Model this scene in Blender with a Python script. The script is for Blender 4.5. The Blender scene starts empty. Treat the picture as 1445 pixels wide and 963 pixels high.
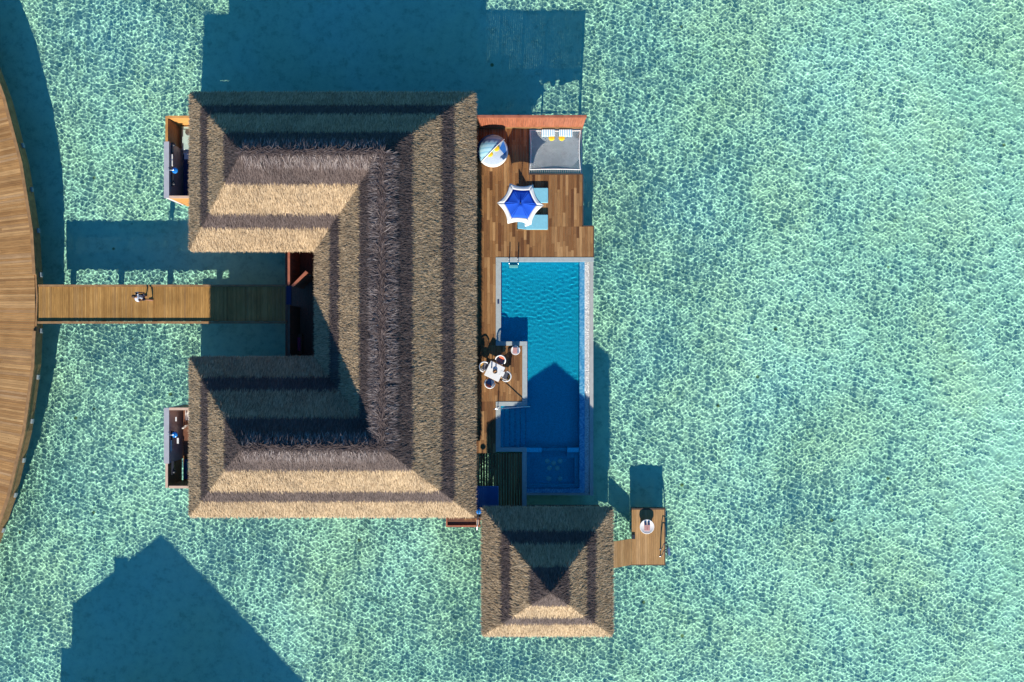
import bpy, bmesh, math, random
import numpy as np
from mathutils import Vector, Matrix

random.seed(7)
RNG = np.random.default_rng(11)
S = bpy.context.scene
COL = S.collection
R = math.radians
PI = math.pi

# ------------------------------------------------------------------ scale
CAM_Z = 45.1
F_PX = 980.0
DECK = 1.6          # walking level of jetty, walkway and pool deck above the sea
PIER = 0.62         # low swimming platform
BED = -0.88
EAVE = 4.0
RIDGE = 8.13


def P(px, py, z):
    d = CAM_Z - z
    return Vector(((px - 722.5) * d / F_PX, (481.5 - py) * d / F_PX, z))


def XY(px, py, z=DECK):
    p = P(px, py, z)
    return (p.x, p.y)


# ------------------------------------------------------------------ materials
def mat(name):
    m = bpy.data.materials.new(name)
    m.use_nodes = True
    nt = m.node_tree
    return m, nt, nt.nodes['Principled BSDF']


def N(nt, kind, **kw):
    n = nt.nodes.new(kind)
    for k, v in kw.items():
        if k in n.inputs.keys():
            n.inputs[k].default_value = v
        else:
            setattr(n, k, v)
    return n


def ramp(nt, stops):
    n = nt.nodes.new('ShaderNodeValToRGB')
    cr = n.color_ramp
    while len(cr.elements) < len(stops):
        cr.elements.new(0.5)
    for e, (p, c) in zip(cr.elements, stops):
        e.position = p
        e.color = (*c, 1)
    return n


def mixc(nt, a, b, fac, mode='MIX'):
    n = nt.nodes.new('ShaderNodeMix')
    n.data_type = 'RGBA'
    n.blend_type = mode
    for sock, v in ((n.inputs[0], fac), (n.inputs[6], a), (n.inputs[7], b)):
        if hasattr(v, 'is_linked'):
            nt.links.new(v, sock)
        elif isinstance(v, (int, float)):
            sock.default_value = v
        else:
            sock.default_value = (*v, 1)
    return n.outputs[2]


def scaled_coords(nt, scale, kind='Object'):
    tc = nt.nodes.new('ShaderNodeTexCoord')
    mp = nt.nodes.new('ShaderNodeMapping')
    mp.inputs['Scale'].default_value = scale
    nt.links.new(tc.outputs[kind], mp.inputs[0])
    return mp.outputs[0]


def wood(name, tones, grain=(22, 1.4, 22), rough=0.55, blot=0.35, bump=0.25):
    """boards: one tone per plank (random per island), streaky grain, worn blotches"""
    m, nt, b = mat(name)
    geo = nt.nodes.new('ShaderNodeNewGeometry')
    r = ramp(nt, [(i / (len(tones) - 1), t) for i, t in enumerate(tones)])
    nt.links.new(geo.outputs['Random Per Island'], r.inputs[0])
    g = N(nt, 'ShaderNodeTexNoise', Scale=1.0, Detail=5.0, Roughness=0.65)
    nt.links.new(scaled_coords(nt, grain), g.inputs['Vector'])
    gr = ramp(nt, [(0.3, (0.62,) * 3), (0.7, (1.25,) * 3)])
    nt.links.new(g.outputs[0], gr.inputs[0])
    c = mixc(nt, r.outputs[0], gr.outputs[0], 0.8, 'MULTIPLY')
    bl = N(nt, 'ShaderNodeTexNoise', Scale=0.55, Detail=4.0)
    nt.links.new(scaled_coords(nt, (1, 1, 1)), bl.inputs['Vector'])
    br = ramp(nt, [(0.35, (0.72, 0.7, 0.68)), (0.65, (1.12, 1.12, 1.14))])
    nt.links.new(bl.outputs[0], br.inputs[0])
    c = mixc(nt, c, br.outputs[0], blot, 'MULTIPLY')
    nt.links.new(c, b.inputs['Base Color'])
    b.inputs['Roughness'].default_value = rough
    b.inputs['Specular IOR Level'].default_value = 0.3
    bp = N(nt, 'ShaderNodeBump', Strength=bump, Distance=0.01)
    nt.links.new(g.outputs[0], bp.inputs['Height'])
    nt.links.new(bp.outputs[0], b.inputs['Normal'])
    return m


def plain(name, col, rough=0.6, var=0.12, scale=6.0, metal=0.0, spec=0.4, bump=0.0):
    m, nt, b = mat(name)
    n = N(nt, 'ShaderNodeTexNoise', Scale=scale, Detail=5.0)
    nt.links.new(scaled_coords(nt, (1, 1, 1)), n.inputs['Vector'])
    lo = tuple(max(0, c * (1 - var)) for c in col)
    hi = tuple(min(1, c * (1 + var)) for c in col)
    r = ramp(nt, [(0.3, lo), (0.7, hi)])
    nt.links.new(n.outputs[0], r.inputs[0])
    nt.links.new(r.outputs[0], b.inputs['Base Color'])
    b.inputs['Roughness'].default_value = rough
    b.inputs['Metallic'].default_value = metal
    b.inputs['Specular IOR Level'].default_value = spec
    if bump:
        bp = N(nt, 'ShaderNodeBump', Strength=bump, Distance=0.02)
        nt.links.new(n.outputs[0], bp.inputs['Height'])
        nt.links.new(bp.outputs[0], b.inputs['Normal'])
    return m


def thatch(name, lo, mid, hi, rough=0.75, spec=0.25):
    m, nt, b = mat(name)
    geo = nt.nodes.new('ShaderNodeNewGeometry')
    r = ramp(nt, [(0.0, lo), (0.5, mid), (1.0, hi)])
    nt.links.new(geo.outputs['Random Per Island'], r.inputs[0])
    n = N(nt, 'ShaderNodeTexNoise', Scale=0.7, Detail=6.0, Roughness=0.7)
    nt.links.new(scaled_coords(nt, (1, 1, 1)), n.inputs['Vector'])
    nr = ramp(nt, [(0.3, (0.66, 0.66, 0.68)), (0.7, (1.18, 1.17, 1.13))])
    nt.links.new(n.outputs[0], nr.inputs[0])
    c = mixc(nt, r.outputs[0], nr.outputs[0], 0.8, 'MULTIPLY')
    nt.links.new(c, b.inputs['Base Color'])
    b.inputs['Roughness'].default_value = rough
    b.inputs['Specular IOR Level'].default_value = spec
    return m


def stripes(name, ca, cb, axis, freq, duty=0.5, rough=0.85):
    m, nt, b = mat(name)
    tc = nt.nodes.new('ShaderNodeTexCoord')
    sp = nt.nodes.new('ShaderNodeSeparateXYZ')
    nt.links.new(tc.outputs['Object'], sp.inputs[0])
    mu = N(nt, 'ShaderNodeMath', operation='MULTIPLY')
    mu.inputs[1].default_value = freq
    nt.links.new(sp.outputs[axis], mu.inputs[0])
    fr = N(nt, 'ShaderNodeMath', operation='FRACT')
    nt.links.new(mu.outputs[0], fr.inputs[0])
    lt = N(nt, 'ShaderNodeMath', operation='LESS_THAN')
    lt.inputs[1].default_value = duty
    nt.links.new(fr.outputs[0], lt.inputs[0])
    nt.links.new(mixc(nt, cb, ca, lt.outputs[0]), b.inputs['Base Color'])
    b.inputs['Roughness'].default_value = rough
    return m


def mosaic(name, a, b_, c_, scale):
    m, nt, b = mat(name)
    v = N(nt, 'ShaderNodeTexVoronoi', Scale=scale, Randomness=0.15)
    nt.links.new(scaled_coords(nt, (1, 1, 1)), v.inputs['Vector'])
    sp = nt.nodes.new('ShaderNodeSeparateColor')
    nt.links.new(v.outputs['Color'], sp.inputs[0])
    r = ramp(nt, [(0, a), (0.5, b_), (1, c_)])
    nt.links.new(sp.outputs[0], r.inputs[0])
    nt.links.new(r.outputs[0], b.inputs['Base Color'])
    b.inputs['Roughness'].default_value = 0.35
    return m


def water(name, tint, ior=1.333):
    m = bpy.data.materials.new(name)
    m.use_nodes = True
    nt = m.node_tree
    nt.nodes.clear()
    out = nt.nodes.new('ShaderNodeOutputMaterial')
    g = nt.nodes.new('ShaderNodeBsdfGlass')
    g.inputs['IOR'].default_value = ior
    g.inputs['Roughness'].default_value = 0.0
    g.inputs['Color'].default_value = (*tint, 1)
    nt.links.new(g.outputs[0], out.inputs[0])
    return m


def sand_material():
    m, nt, b = mat('coral sand')
    co = scaled_coords(nt, (1, 1, 1))
    big = N(nt, 'ShaderNodeTexNoise', Scale=0.09, Detail=6.0, Roughness=0.6)
    nt.links.new(co, big.inputs['Vector'])
    r1 = ramp(nt, [(0.34, (0.66, 0.69, 0.63)), (0.5, (0.74, 0.745, 0.69)), (0.66, (0.80, 0.81, 0.775))])
    nt.links.new(big.outputs[0], r1.inputs[0])
    # clumps of rubble and weed lying on the sand
    w = N(nt, 'ShaderNodeTexNoise', Scale=0.42, Detail=8.0, Roughness=0.72)
    nt.links.new(co, w.inputs['Vector'])
    rw = ramp(nt, [(0.62, (0, 0, 0)), (0.82, (.7, .7, .7))])
    nt.links.new(w.outputs[0], rw.inputs[0])
    c = mixc(nt, r1.outputs[0], (0.42, 0.47, 0.40), rw.outputs[0])
    # small scattered coral bits
    v = N(nt, 'ShaderNodeTexVoronoi', Scale=0.8)
    nt.links.new(co, v.inputs['Vector'])
    rv = ramp(nt, [(0.07, (1, 1, 1)), (0.12, (0, 0, 0))])
    nt.links.new(v.outputs['Distance'], rv.inputs[0])
    gate = N(nt, 'ShaderNodeSeparateColor')
    nt.links.new(v.outputs['Color'], gate.inputs[0])
    gt = N(nt, 'ShaderNodeMath', operation='GREATER_THAN')
    gt.inputs[1].default_value = 0.88
    nt.links.new(gate.outputs[0], gt.inputs[0])
    mu = N(nt, 'ShaderNodeMath', operation='MULTIPLY')
    nt.links.new(gt.outputs[0], mu.inputs[0])
    nt.links.new(rv.outputs[0], mu.inputs[1])
    c = mixc(nt, c, (0.24, 0.24, 0.14), mu.outputs[0])
    # fine mottling of fragments and algae film, and broad greener / bluer areas
    fm = N(nt, 'ShaderNodeTexNoise', Scale=1.9, Detail=9.0, Roughness=0.75)
    nt.links.new(co, fm.inputs['Vector'])
    fr = ramp(nt, [(0.34, (0.62, 0.67, 0.64)), (0.48, (0.95, 0.97, 0.97)), (0.64, (1.10, 1.08, 1.06))])
    nt.links.new(fm.outputs[0], fr.inputs[0])
    c = mixc(nt, c, fr.outputs[0], 0.85, 'MULTIPLY')
    hb = N(nt, 'ShaderNodeTexNoise', Scale=0.16, Detail=3.0)
    nt.links.new(co, hb.inputs['Vector'])
    hr = ramp(nt, [(0.38, (1.03, 0.99, 0.92)), (0.62, (0.93, 1.0, 1.05))])
    nt.links.new(hb.outputs[0], hr.inputs[0])
    c = mixc(nt, c, hr.outputs[0], 0.8, 'MULTIPLY')
    nt.links.new(c, b.inputs['Base Color'])
    b.inputs['Roughness'].default_value = 1.0
    b.inputs['Specular IOR Level'].default_value = 0.0
    return m


M = {}
M['deck'] = wood('deck boards', [(0.085, 0.033, 0.013), (0.31, 0.153, 0.057), (0.16, 0.069, 0.026), (0.46, 0.265, 0.115), (0.23, 0.105, 0.038), (0.36, 0.192, 0.076), (0.13, 0.052, 0.02)])
M['walk'] = wood('walkway boards', [(0.32, 0.165, 0.045), (0.44, 0.24, 0.07), (0.37, 0.197, 0.056), (0.50, 0.285, 0.09), (0.34, 0.19, 0.068)], blot=0.75)
M['jetty'] = wood('jetty boards', [(0.33, 0.17, 0.06), (0.46, 0.255, 0.098), (0.39, 0.208, 0.076), (0.56, 0.335, 0.145), (0.29, 0.148, 0.053), (0.47, 0.29, 0.145)], grain=(1.4, 22, 22), blot=0.6)
M['pier'] = wood('platform boards', [(0.33, 0.18, 0.07), (0.45, 0.265, 0.11), (0.38, 0.215, 0.085), (0.52, 0.32, 0.15)])
M['beam'] = plain('timber beam', (0.30, 0.17, 0.075), 0.6, 0.25, 3.0)
M['darkbeam'] = plain('weathered underside timber', (0.09, 0.055, 0.04), 0.8, 0.25, 3.0)
M['redwood'] = wood('red stained cladding', [(0.34, 0.115, 0.062), (0.40, 0.145, 0.08), (0.37, 0.13, 0.07)], grain=(10, 10, 1.2), blot=0.3)
M['redtrim'] = plain('red stained trim', (0.36, 0.12, 0.07), 0.6, 0.2, 4.0)
M['orange'] = wood('orange cedar cladding', [(0.50, 0.24, 0.07), (0.58, 0.29, 0.09), (0.54, 0.26, 0.08)], grain=(1.5, 1.5, 25), blot=0.3)
M['brownwall'] = wood('brown bathroom cladding', [(0.26, 0.135, 0.07), (0.33, 0.18, 0.095), (0.29, 0.155, 0.08)], grain=(1.5, 1.5, 25), blot=0.3)
M['greywall'] = plain('grey plaster', (0.60, 0.56, 0.58), 0.8, 0.1, 2.5)
M['cap'] = plain('pale wall capping', (0.40, 0.41, 0.46), 0.7, 0.08, 3.0)
M['pinkcap'] = plain('pale timber coping', (0.62, 0.44, 0.34), 0.7, 0.1, 3.0)
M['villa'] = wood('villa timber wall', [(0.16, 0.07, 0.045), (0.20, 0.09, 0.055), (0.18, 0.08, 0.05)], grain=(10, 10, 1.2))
M['pile'] = plain('concrete pile', (0.30, 0.30, 0.28), 0.85, 0.2, 3.0, bump=0.3)
M['tan'] = thatch('dry straw thatch', (0.22, 0.148, 0.088), (0.47, 0.342, 0.212), (0.65, 0.50, 0.335))
M['dark'] = thatch('dark dyed thatch', (0.065, 0.046, 0.045), (0.115, 0.086, 0.082), (0.175, 0.138, 0.132))
M['ridge'] = thatch('ridge reed', (0.09, 0.068, 0.068), (0.15, 0.118, 0.116), (0.36, 0.31, 0.30), 0.65, 0.12)
M['coping'] = plain('pale stone coping', (0.38, 0.43, 0.44), 0.6, 0.1, 5.0)
M['poolwall'] = mosaic('pool mosaic', (0.011, 0.385, 0.60), (0.016, 0.48, 0.72), (0.027, 0.56, 0.82), 22)
M['ledge'] = mosaic('ledge mosaic', (0.03, 0.20, 0.40), (0.07, 0.32, 0.54), (0.20, 0.47, 0.64), 14)
M['outer'] = plain('grey render', (0.40, 0.41, 0.40), 0.8, 0.12, 2.0)
M['white'] = plain('white paint', (0.80, 0.80, 0.79), 0.5, 0.04)
M['lampgrey'] = plain('pale grey lamp housing', (0.26, 0.32, 0.35), 0.5, 0.05)
M['whitecloth'] = plain('white canvas', (0.78, 0.78, 0.77), 0.9, 0.05)
M['bluecloth'] = plain('royal blue canvas', (0.006, 0.085, 0.60), 0.85, 0.06)
M['midblue_and_shade'] = plain('mid blue and painted shade', (0.02, 0.13, 0.45), 0.85, 0.08)  # bottle blue, also painted shade on the daybed
M['paleblue'] = plain('pale blue cushion', (0.20, 0.51, 0.65), 0.9, 0.06)
M['lilac'] = plain('pale blue grey cushion', (0.44, 0.52, 0.64), 0.9, 0.05)
M['navy'] = plain('navy fabric', (0.015, 0.035, 0.11), 0.85, 0.1)
M['slate'] = plain('slate grey cushion', (0.13, 0.14, 0.18), 0.9, 0.1)
M['denim'] = plain('denim blue cushion', (0.08, 0.16, 0.32), 0.9, 0.1)
M['yellow'] = plain('yellow straw', (0.80, 0.50, 0.02), 0.8, 0.1, 30)
M['ochre'] = plain('ochre print cushion', (0.50, 0.27, 0.06), 0.9, 0.7, 25)
M['coral'] = plain('coral print cushion', (0.70, 0.13, 0.07), 0.9, 0.5, 22)
M['pink'] = plain('dusty pink cotton', (0.50, 0.26, 0.25), 0.95, 0.12, 20)
M['plum'] = plain('plum red cushion', (0.42, 0.06, 0.14), 0.9, 0.1)
M['rope'] = plain('pale rope', (0.72, 0.73, 0.74), 0.9, 0.1)
M['net'] = plain('blue grey net cord', (0.74, 0.80, 0.85), 0.9, 0.15, 3.0)
M['steel'] = plain('brushed steel', (0.62, 0.65, 0.68), 0.25, 0.05, 5, metal=1.0)
M['blacksteel'] = plain('dark steel', (0.03, 0.035, 0.05), 0.4, 0.1, 5)
M['showerdisc'] = plain('sky reflection blue metal', (0.02, 0.20, 0.62), 0.15, 0.05, 5, spec=0.6)  # glossy metal with its sky reflection painted in as blue
M['bluebox'] = plain('deep blue vinyl', (0.03, 0.13, 0.36), 0.6, 0.1, 3)
M['terracotta'] = plain('bread crust', (0.40, 0.20, 0.08), 0.7, 0.3, 20)
M['skin'] = plain('skin', (0.36, 0.19, 0.12), 0.55, 0.05, 20)
M['hair'] = plain('brown hair', (0.05, 0.028, 0.018), 0.6, 0.2, 40)
M['shirt'] = plain('white shirt with blue shade', (0.60, 0.68, 0.82), 0.9, 0.05, 20)  # white shirt, the blue of its shade mixed into the colour
M['shorts'] = plain('dark shorts', (0.03, 0.03, 0.06), 0.9, 0.1, 20)
M['shoe'] = plain('tan shoe', (0.25, 0.13, 0.10), 0.7, 0.1, 20)
M['bluestripe'] = stripes('blue and white stripe', (0.05, 0.33, 0.55), (0.78, 0.80, 0.80), 0, 9.0, 0.45)
M['canopystripe'] = stripes('pleated pale blue canvas', (0.35, 0.60, 0.74), (0.22, 0.47, 0.64), 1, 4.0, 0.6)
M['pebble'] = mosaic('white pebbles', (0.55, 0.55, 0.54), (0.80, 0.80, 0.79), (0.88, 0.88, 0.87), 16)
M['sand'] = sand_material()
M['sea'] = water('lagoon water', (0.72, 1.0, 0.885), 1.10)
M['poolwater'] = water('pool water', (0.58, 0.98, 0.99))
M['glass'] = plain('dark window glass', (0.03, 0.05, 0.06), 0.08, 0.1, 1, spec=0.8)


# ------------------------------------------------------------------ mesh builder
class MB:
    def __init__(s):
        s.v, s.f, s.m, s.sm = [], [], [], []

    def add(s, vs, fs, mi=0, smooth=False):
        o = len(s.v)
        s.v += [tuple(v) for v in vs]
        s.f += [tuple(i + o for i in f) for f in fs]
        s.m += [mi] * len(fs)
        s.sm += [smooth] * len(fs)
        return s

    def box(s, x0, x1, y0, y1, z0, z1, mi=0):
        x0, x1 = min(x0, x1), max(x0, x1)
        y0, y1 = min(y0, y1), max(y0, y1)
        vs = [(x0, y0, z0), (x1, y0, z0), (x1, y1, z0), (x0, y1, z0), (x0, y0, z1), (x1, y0, z1), (x1, y1, z1), (x0, y1, z1)]
        return s.add(vs, [(3, 2, 1, 0), (4, 5, 6, 7), (0, 1, 5, 4), (1, 2, 6, 5), (2, 3, 7, 6), (3, 0, 4, 7)], mi)

    def prism(s, poly, z0, z1, mi=0):
        n = len(poly)
        a = sum(poly[i][0] * poly[(i + 1) % n][1] - poly[(i + 1) % n][0] * poly[i][1] for i in range(n))
        if a < 0:
            poly = poly[::-1]
        vs = [(x, y, z0) for x, y in poly] + [(x, y, z1) for x, y in poly]
        fs = [tuple(range(n))[::-1], tuple(range(n, 2 * n))]
        fs += [(i, (i + 1) % n, n + (i + 1) % n, n + i) for i in range(n)]
        return s.add(vs, fs, mi)

    def rbox(s, cx, cy, z0, lx, ly, lz, r=0.04, mi=0, ang=0.0, seg=3):
        """cushion or panel with rounded plan corners and softened top edge"""
        def ring(inset, z):
            out = []
            rr = max(r - inset, 0.004)
            for qx, qy, a0 in ((1, 1, 0), (-1, 1, 90), (-1, -1, 180), (1, -1, 270)):
                for k in range(seg + 1):
                    a = R(a0 + 90 * k / seg)
                    x = qx * (lx / 2 - r) + rr * math.cos(a)
                    y = qy * (ly / 2 - r) + rr * math.sin(a)
                    out.append((cx + x * math.cos(ang) - y * math.sin(ang), cy + x * math.sin(ang) + y * math.cos(ang), z))
            return out
        e = min(r * 0.6, lz * 0.35)
        rings = [ring(e, z0), ring(0, z0 + e), ring(0, z0 + lz - e), ring(e * 0.35, z0 + lz - e * 0.3), ring(e, z0 + lz)]
        n = len(rings[0])
        vs = [p for q in rings for p in q]
        fs = [tuple(range(n))[::-1], tuple(range((len(rings) - 1) * n, len(rings) * n))]
        for k in range(len(rings) - 1):
            fs += [(k * n + i, k * n + (i + 1) % n, (k + 1) * n + (i + 1) % n, (k + 1) * n + i) for i in range(n)]
        return s.add(vs, fs, mi)

    def tube(s, pts, r, mi=0, n=8, cap=True, smooth=True):
        pts = [Vector(p) for p in pts]
        rings = []
        up = Vector((0, 0, 1))
        for i, p in enumerate(pts):
            d = (pts[min(i + 1, len(pts) - 1)] - pts[max(i - 1, 0)]).normalized()
            u = d.cross(up)
            if u.length < 1e-3:
                u = d.cross(Vector((1, 0, 0)))
            u.normalize()
            w = u.cross(d)
            rr = r[i] if isinstance(r, (list, tuple)) else r
            rings.append([p + (u * math.cos(2 * PI * k / n) + w * math.sin(2 * PI * k / n)) * rr for k in range(n)])
        vs = [q for ring in rings for q in ring]
        fs = []
        for i in range(len(pts) - 1):
            for k in range(n):
                fs.append((i * n + k, (i + 1) * n + k, (i + 1) * n + (k + 1) % n, i * n + (k + 1) % n))
        s.add(vs, fs, mi, smooth)
        if cap:
            s.add(rings[0], [tuple(range(n))], mi)
            s.add(rings[-1], [tuple(range(n))[::-1]], mi)
        return s

    def lathe(s, cx, cy, prof, n=32, mi=0, a0=0.0, a1=360.0, smooth=True, ang=0.0):
        full = abs(a1 - a0) >= 359.9
        cnt = n if full else n + 1
        vs = []
        for r, z in prof:
            for k in range(cnt):
                a = R(a0 + (a1 - a0) * k / n) + ang
                vs.append((cx + r * math.cos(a), cy + r * math.sin(a), z))
        fs = []
        for j in range(len(prof) - 1):
            for k in range(n):
                k2 = (k + 1) % cnt
                fs.append((j * cnt + k, j * cnt + k2, (j + 1) * cnt + k2, (j + 1) * cnt + k))
        return s.add(vs, fs, mi, smooth)

    def build(s, name, mats, parent=None, local=False, bevel=0.0):
        if not isinstance(mats, (list, tuple)):
            mats = [mats]
        me = bpy.data.meshes.new(name)
        off = Vector((0, 0, 0))
        if parent is not None and not local:
            q = parent
            while q is not None:
                off += q.location
                q = q.parent
        me.from_pydata([(a - off.x, b - off.y, c - off.z) for a, b, c in s.v], [], s.f)
        for m in mats:
            me.materials.append(m)
        me.polygons.foreach_set('material_index', s.m)
        me.polygons.foreach_set('use_smooth', s.sm)
        me.update()
        o = bpy.data.objects.new(name, me)
        COL.objects.link(o)
        if parent is not None:
            o.parent = parent
        if bevel:
            md = o.modifiers.new('bevel', 'BEVEL')
            md.width = bevel
            md.segments = 2
            md.limit_method = 'ANGLE'
        return o


def np_mesh(name, v, quads, mats, mi=None, parent=None, smooth=False):
    me = bpy.data.meshes.new(name)
    v = np.ascontiguousarray(v, dtype=np.float32)
    off = Vector((0, 0, 0))
    q = parent
    while q is not None:
        off += q.location
        q = q.parent
    v = v - np.array(off, dtype=np.float32)
    k = quads.shape[1]
    f = np.ascontiguousarray(quads.reshape(-1), dtype=np.int32)
    me.vertices.add(len(v))
    me.vertices.foreach_set('co', v.ravel())
    me.loops.add(len(f))
    me.loops.foreach_set('vertex_index', f)
    me.polygons.add(len(quads))
    me.polygons.foreach_set('loop_start', np.arange(0, len(f), k, dtype=np.int32))
    for m in mats:
        me.materials.append(m)
    if mi is not None:
        me.polygons.foreach_set('material_index', np.ascontiguousarray(mi, dtype=np.int32))
    me.update(calc_edges=True)
    if smooth:
        me.shade_smooth()
    o = bpy.data.objects.new(name, me)
    COL.objects.link(o)
    if parent is not None:
        o.parent = parent
    return o


def tag(o, label, cat, group=None):
    o['label'] = label
    o['category'] = cat
    if group:
        o['group'] = group
    return o


def thing(name, label, cat, loc=(0, 0, 0), rz=0.0, group=None):
    o = bpy.data.objects.new(name, None)
    o.empty_display_size = 0.2
    COL.objects.link(o)
    o.location = loc
    o.rotation_euler = (0, 0, rz)
    return tag(o, label, cat, group)


def copy_tree(o, parent=None):
    c = o.copy()
    COL.objects.link(c)
    c.parent = parent
    for ch in [q for q in bpy.data.objects if q.parent == o]:
        copy_tree(ch, c)
    return c


def structure(o):
    o['kind'] = 'structure'
    return o


def receiver(o):
    o.cycles.is_caustics_receiver = True
    return o


# ------------------------------------------------------------------ light, sky, camera
EL, AZ = 27.0, 2.8
world = bpy.data.worlds.new('World')
S.world = world
world.use_nodes = True
wnt = world.node_tree
sky = wnt.nodes.new('ShaderNodeTexSky')
sky.sky_type = 'NISHITA'
sky.sun_disc = False
sky.sun_elevation = R(EL)
sky.sun_rotation = R(180 + AZ)
sky.air_density = 1.0
sky.dust_density = 0.3
sky.ozone_density = 3.0
wnt.links.new(mixc(wnt, sky.outputs[0], (0.27, 0.86, 1.24), 1.0, 'MULTIPLY'), wnt.nodes['Background'].inputs[0])
wnt.nodes['Background'].inputs[1].default_value = 0.074

sl = bpy.data.lights.new('sun', 'SUN')
sl.energy = 5.0
sl.angle = R(0.5)
sl.color = (1.0, 0.91, 0.76)
so = bpy.data.objects.new('sun', sl)
COL.objects.link(so)
so.location = (-5, -60, 40)
SUN = Vector((math.sin(R(AZ)) * math.cos(R(EL)), math.cos(R(AZ)) * math.cos(R(EL)), -math.sin(R(EL))))
so.rotation_euler = SUN.to_track_quat('-Z', 'Y').to_euler()
sl.cycles.is_caustics_light = True

cam = bpy.data.cameras.new('camera')
cam.sensor_width = 36.0
cam.lens = 36.0 * F_PX / 1445.0
cam.clip_end = 5000
co = bpy.data.objects.new('camera', cam)
COL.objects.link(co)
co.location = (0, 0, CAM_Z)
S.camera = co

vs = S.view_settings
vs.view_transform = 'Standard'
vs.look = 'None'
vs.exposure = 0.6
vs.gamma = 1.0
S.cycles.use_denoising = True
S.cycles.max_bounces = 8
S.cycles.transmission_bounces = 6
S.cycles.sample_clamp_indirect = 6.0
S.cycles.caustics_reflective = False


# ------------------------------------------------------------------ sea bed and sea
def waves(X, Y, seed, n, l0, l1, curv, dirs=None):
    rg = np.random.default_rng(seed)
    Z = np.zeros_like(X)
    for i in range(n):
        lam = l0 * (l1 / l0) ** rg.random()
        k = 2 * PI / lam
        a = rg.random() * 2 * PI if dirs is None else dirs[0] + dirs[1] * rg.standard_normal()
        Z += curv / (k * k) / math.sqrt(n / 2) * np.sin(k * (X * math.cos(a) + Y * math.sin(a)) + rg.random() * 6.2832)
    return Z


SEA_CURV = 1.85


def build_sea():
    st = 0.027
    def axis(h):
        fine = np.arange(-h, h + st / 2, st)
        mid = h + np.arange(1, int(10.0 / .06)) * .06
        far = mid[-1] + np.cumsum(.06 * 1.6 ** np.arange(1, 23))
        far = np.concatenate([mid, far])
        far = far[far < 2500]
        return np.concatenate([-far[::-1], fine, far])
    xs, ys = axis(35.5), axis(24.4)
    X, Y = np.meshgrid(xs, ys)
    Z = waves(X, Y, 3, 90, 0.120, 0.37, SEA_CURV)
    # gentle long swell that shifts the focus from place to place
    mod = 1.0 + 0.18 * np.sin(X * 0.23 + 1.0 + 0.9 * np.sin(Y * 0.19)) * np.cos(Y * 0.31 + 0.7 * np.sin(X * 0.13))
    right = np.clip((X - 6.0) / 26.0, 0, 1)
    patch = np.sin(X * .52 + 1.7 * np.sin(Y * .37 + .4)) * np.sin(Y * .61 + 1.4 * np.sin(X * .29))
    Z = Z * mod * (1 - .44 * right) * (1 + .16 * patch)
    Z = Z + waves(X, Y, 8, 18, .55, 1.5, .30, (PI / 2 + .25, .5)) * (.6 + .4 * right)
    fade = np.clip((35.6 - np.abs(X)) / 1.0, 0, 1) * np.clip((24.5 - np.abs(Y)) / 1.0, 0, 1)
    Z *= fade
    # outer waters, modelled a little coarser
    fo = np.clip((45.0 - np.abs(X)) / 1.5, 0, 1) * np.clip((33.8 - np.abs(Y)) / 1.5, 0, 1) * (1 - fade)
    sel = fo > 0
    Z[sel] += fo[sel] * waves(X[sel], Y[sel], 5, 60, .30, .70, 1.35)
    v = np.stack([X, Y, Z], -1).reshape(-1, 3)
    ny, nx = X.shape
    idx = np.arange(nx * ny).reshape(ny, nx)
    f = np.stack([idx[:-1, :-1], idx[:-1, 1:], idx[1:, 1:], idx[1:, :-1]], -1).reshape(-1, 4)
    o = np_mesh('sea_water', v, f, [M['sea']], smooth=True)
    o.cycles.is_caustics_caster = True
    structure(o)
    # bed: gently uneven sand
    bx = np.concatenate([[-2600, -600, -150], np.arange(-50, 50.1, 0.5), [150, 600, 2600]])
    X, Y = np.meshgrid(bx, bx)
    Z = BED + 0.06 * np.sin(X * 0.31 + 0.5 * np.sin(Y * 0.4)) * np.cos(Y * 0.27) - np.clip((X + 5) / 60, -1, 1) * 0.0
    v = np.stack([X, Y, Z], -1).reshape(-1, 3)
    n = len(bx)
    idx = np.arange(n * n).reshape(n, n)
    f = np.stack([idx[:-1, :-1], idx[:-1, 1:], idx[1:, 1:], idx[1:, :-1]], -1).reshape(-1, 4)
    b = np_mesh('sea_bed', v, f, [M['sand']], smooth=True)
    receiver(structure(b))


build_sea()


# ------------------------------------------------------------------ shared builders
def boards(mb, poly, width, length, z0, z1, axis='y', gap=0.007, seed=0):
    """planks filling an axis-aligned rectangle (x0,x1,y0,y1); real gaps between them"""
    rg = random.Random(seed)
    x0, x1, y0, y1 = poly
    if axis == 'x':
        x0, x1, y0, y1 = y0, y1, x0, x1
    n = max(1, round((x1 - x0) / width))
    w = (x1 - x0) / n
    for i in range(n):
        a, b = x0 + i * w + gap / 2, x0 + (i + 1) * w - gap / 2
        y = y0
        first = True
        while y < y1 - 1e-4:
            L = length * rg.uniform(0.55, 1.35) * (rg.uniform(0.2, 1) if first else 1)
            first = False
            e = min(y1, y + L)
            if y1 - e < length * 0.25:
                e = y1
            dz = rg.uniform(-0.002, 0.002)
            if axis == 'y':
                mb.box(a, b, y + 0.002, e - 0.002, z0, z1 + dz)
            else:
                mb.box(y + 0.002, e - 0.002, a, b, z0, z1 + dz)
            y = e


def piles(parent, spots, top, r=0.13):
    for x, y in spots:
        o = MB().tube([(x, y, BED - 0.1), (x, y, top)], r, n=12).build('post', M['pile'], parent)
        receiver(o)


def rect(px0, px1, py0, py1, z=DECK):
    a, b = P(px0, py0, z), P(px1, py1, z)
    return (min(a.x, b.x), max(a.x, b.x), min(a.y, b.y), max(a.y, b.y))


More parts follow.
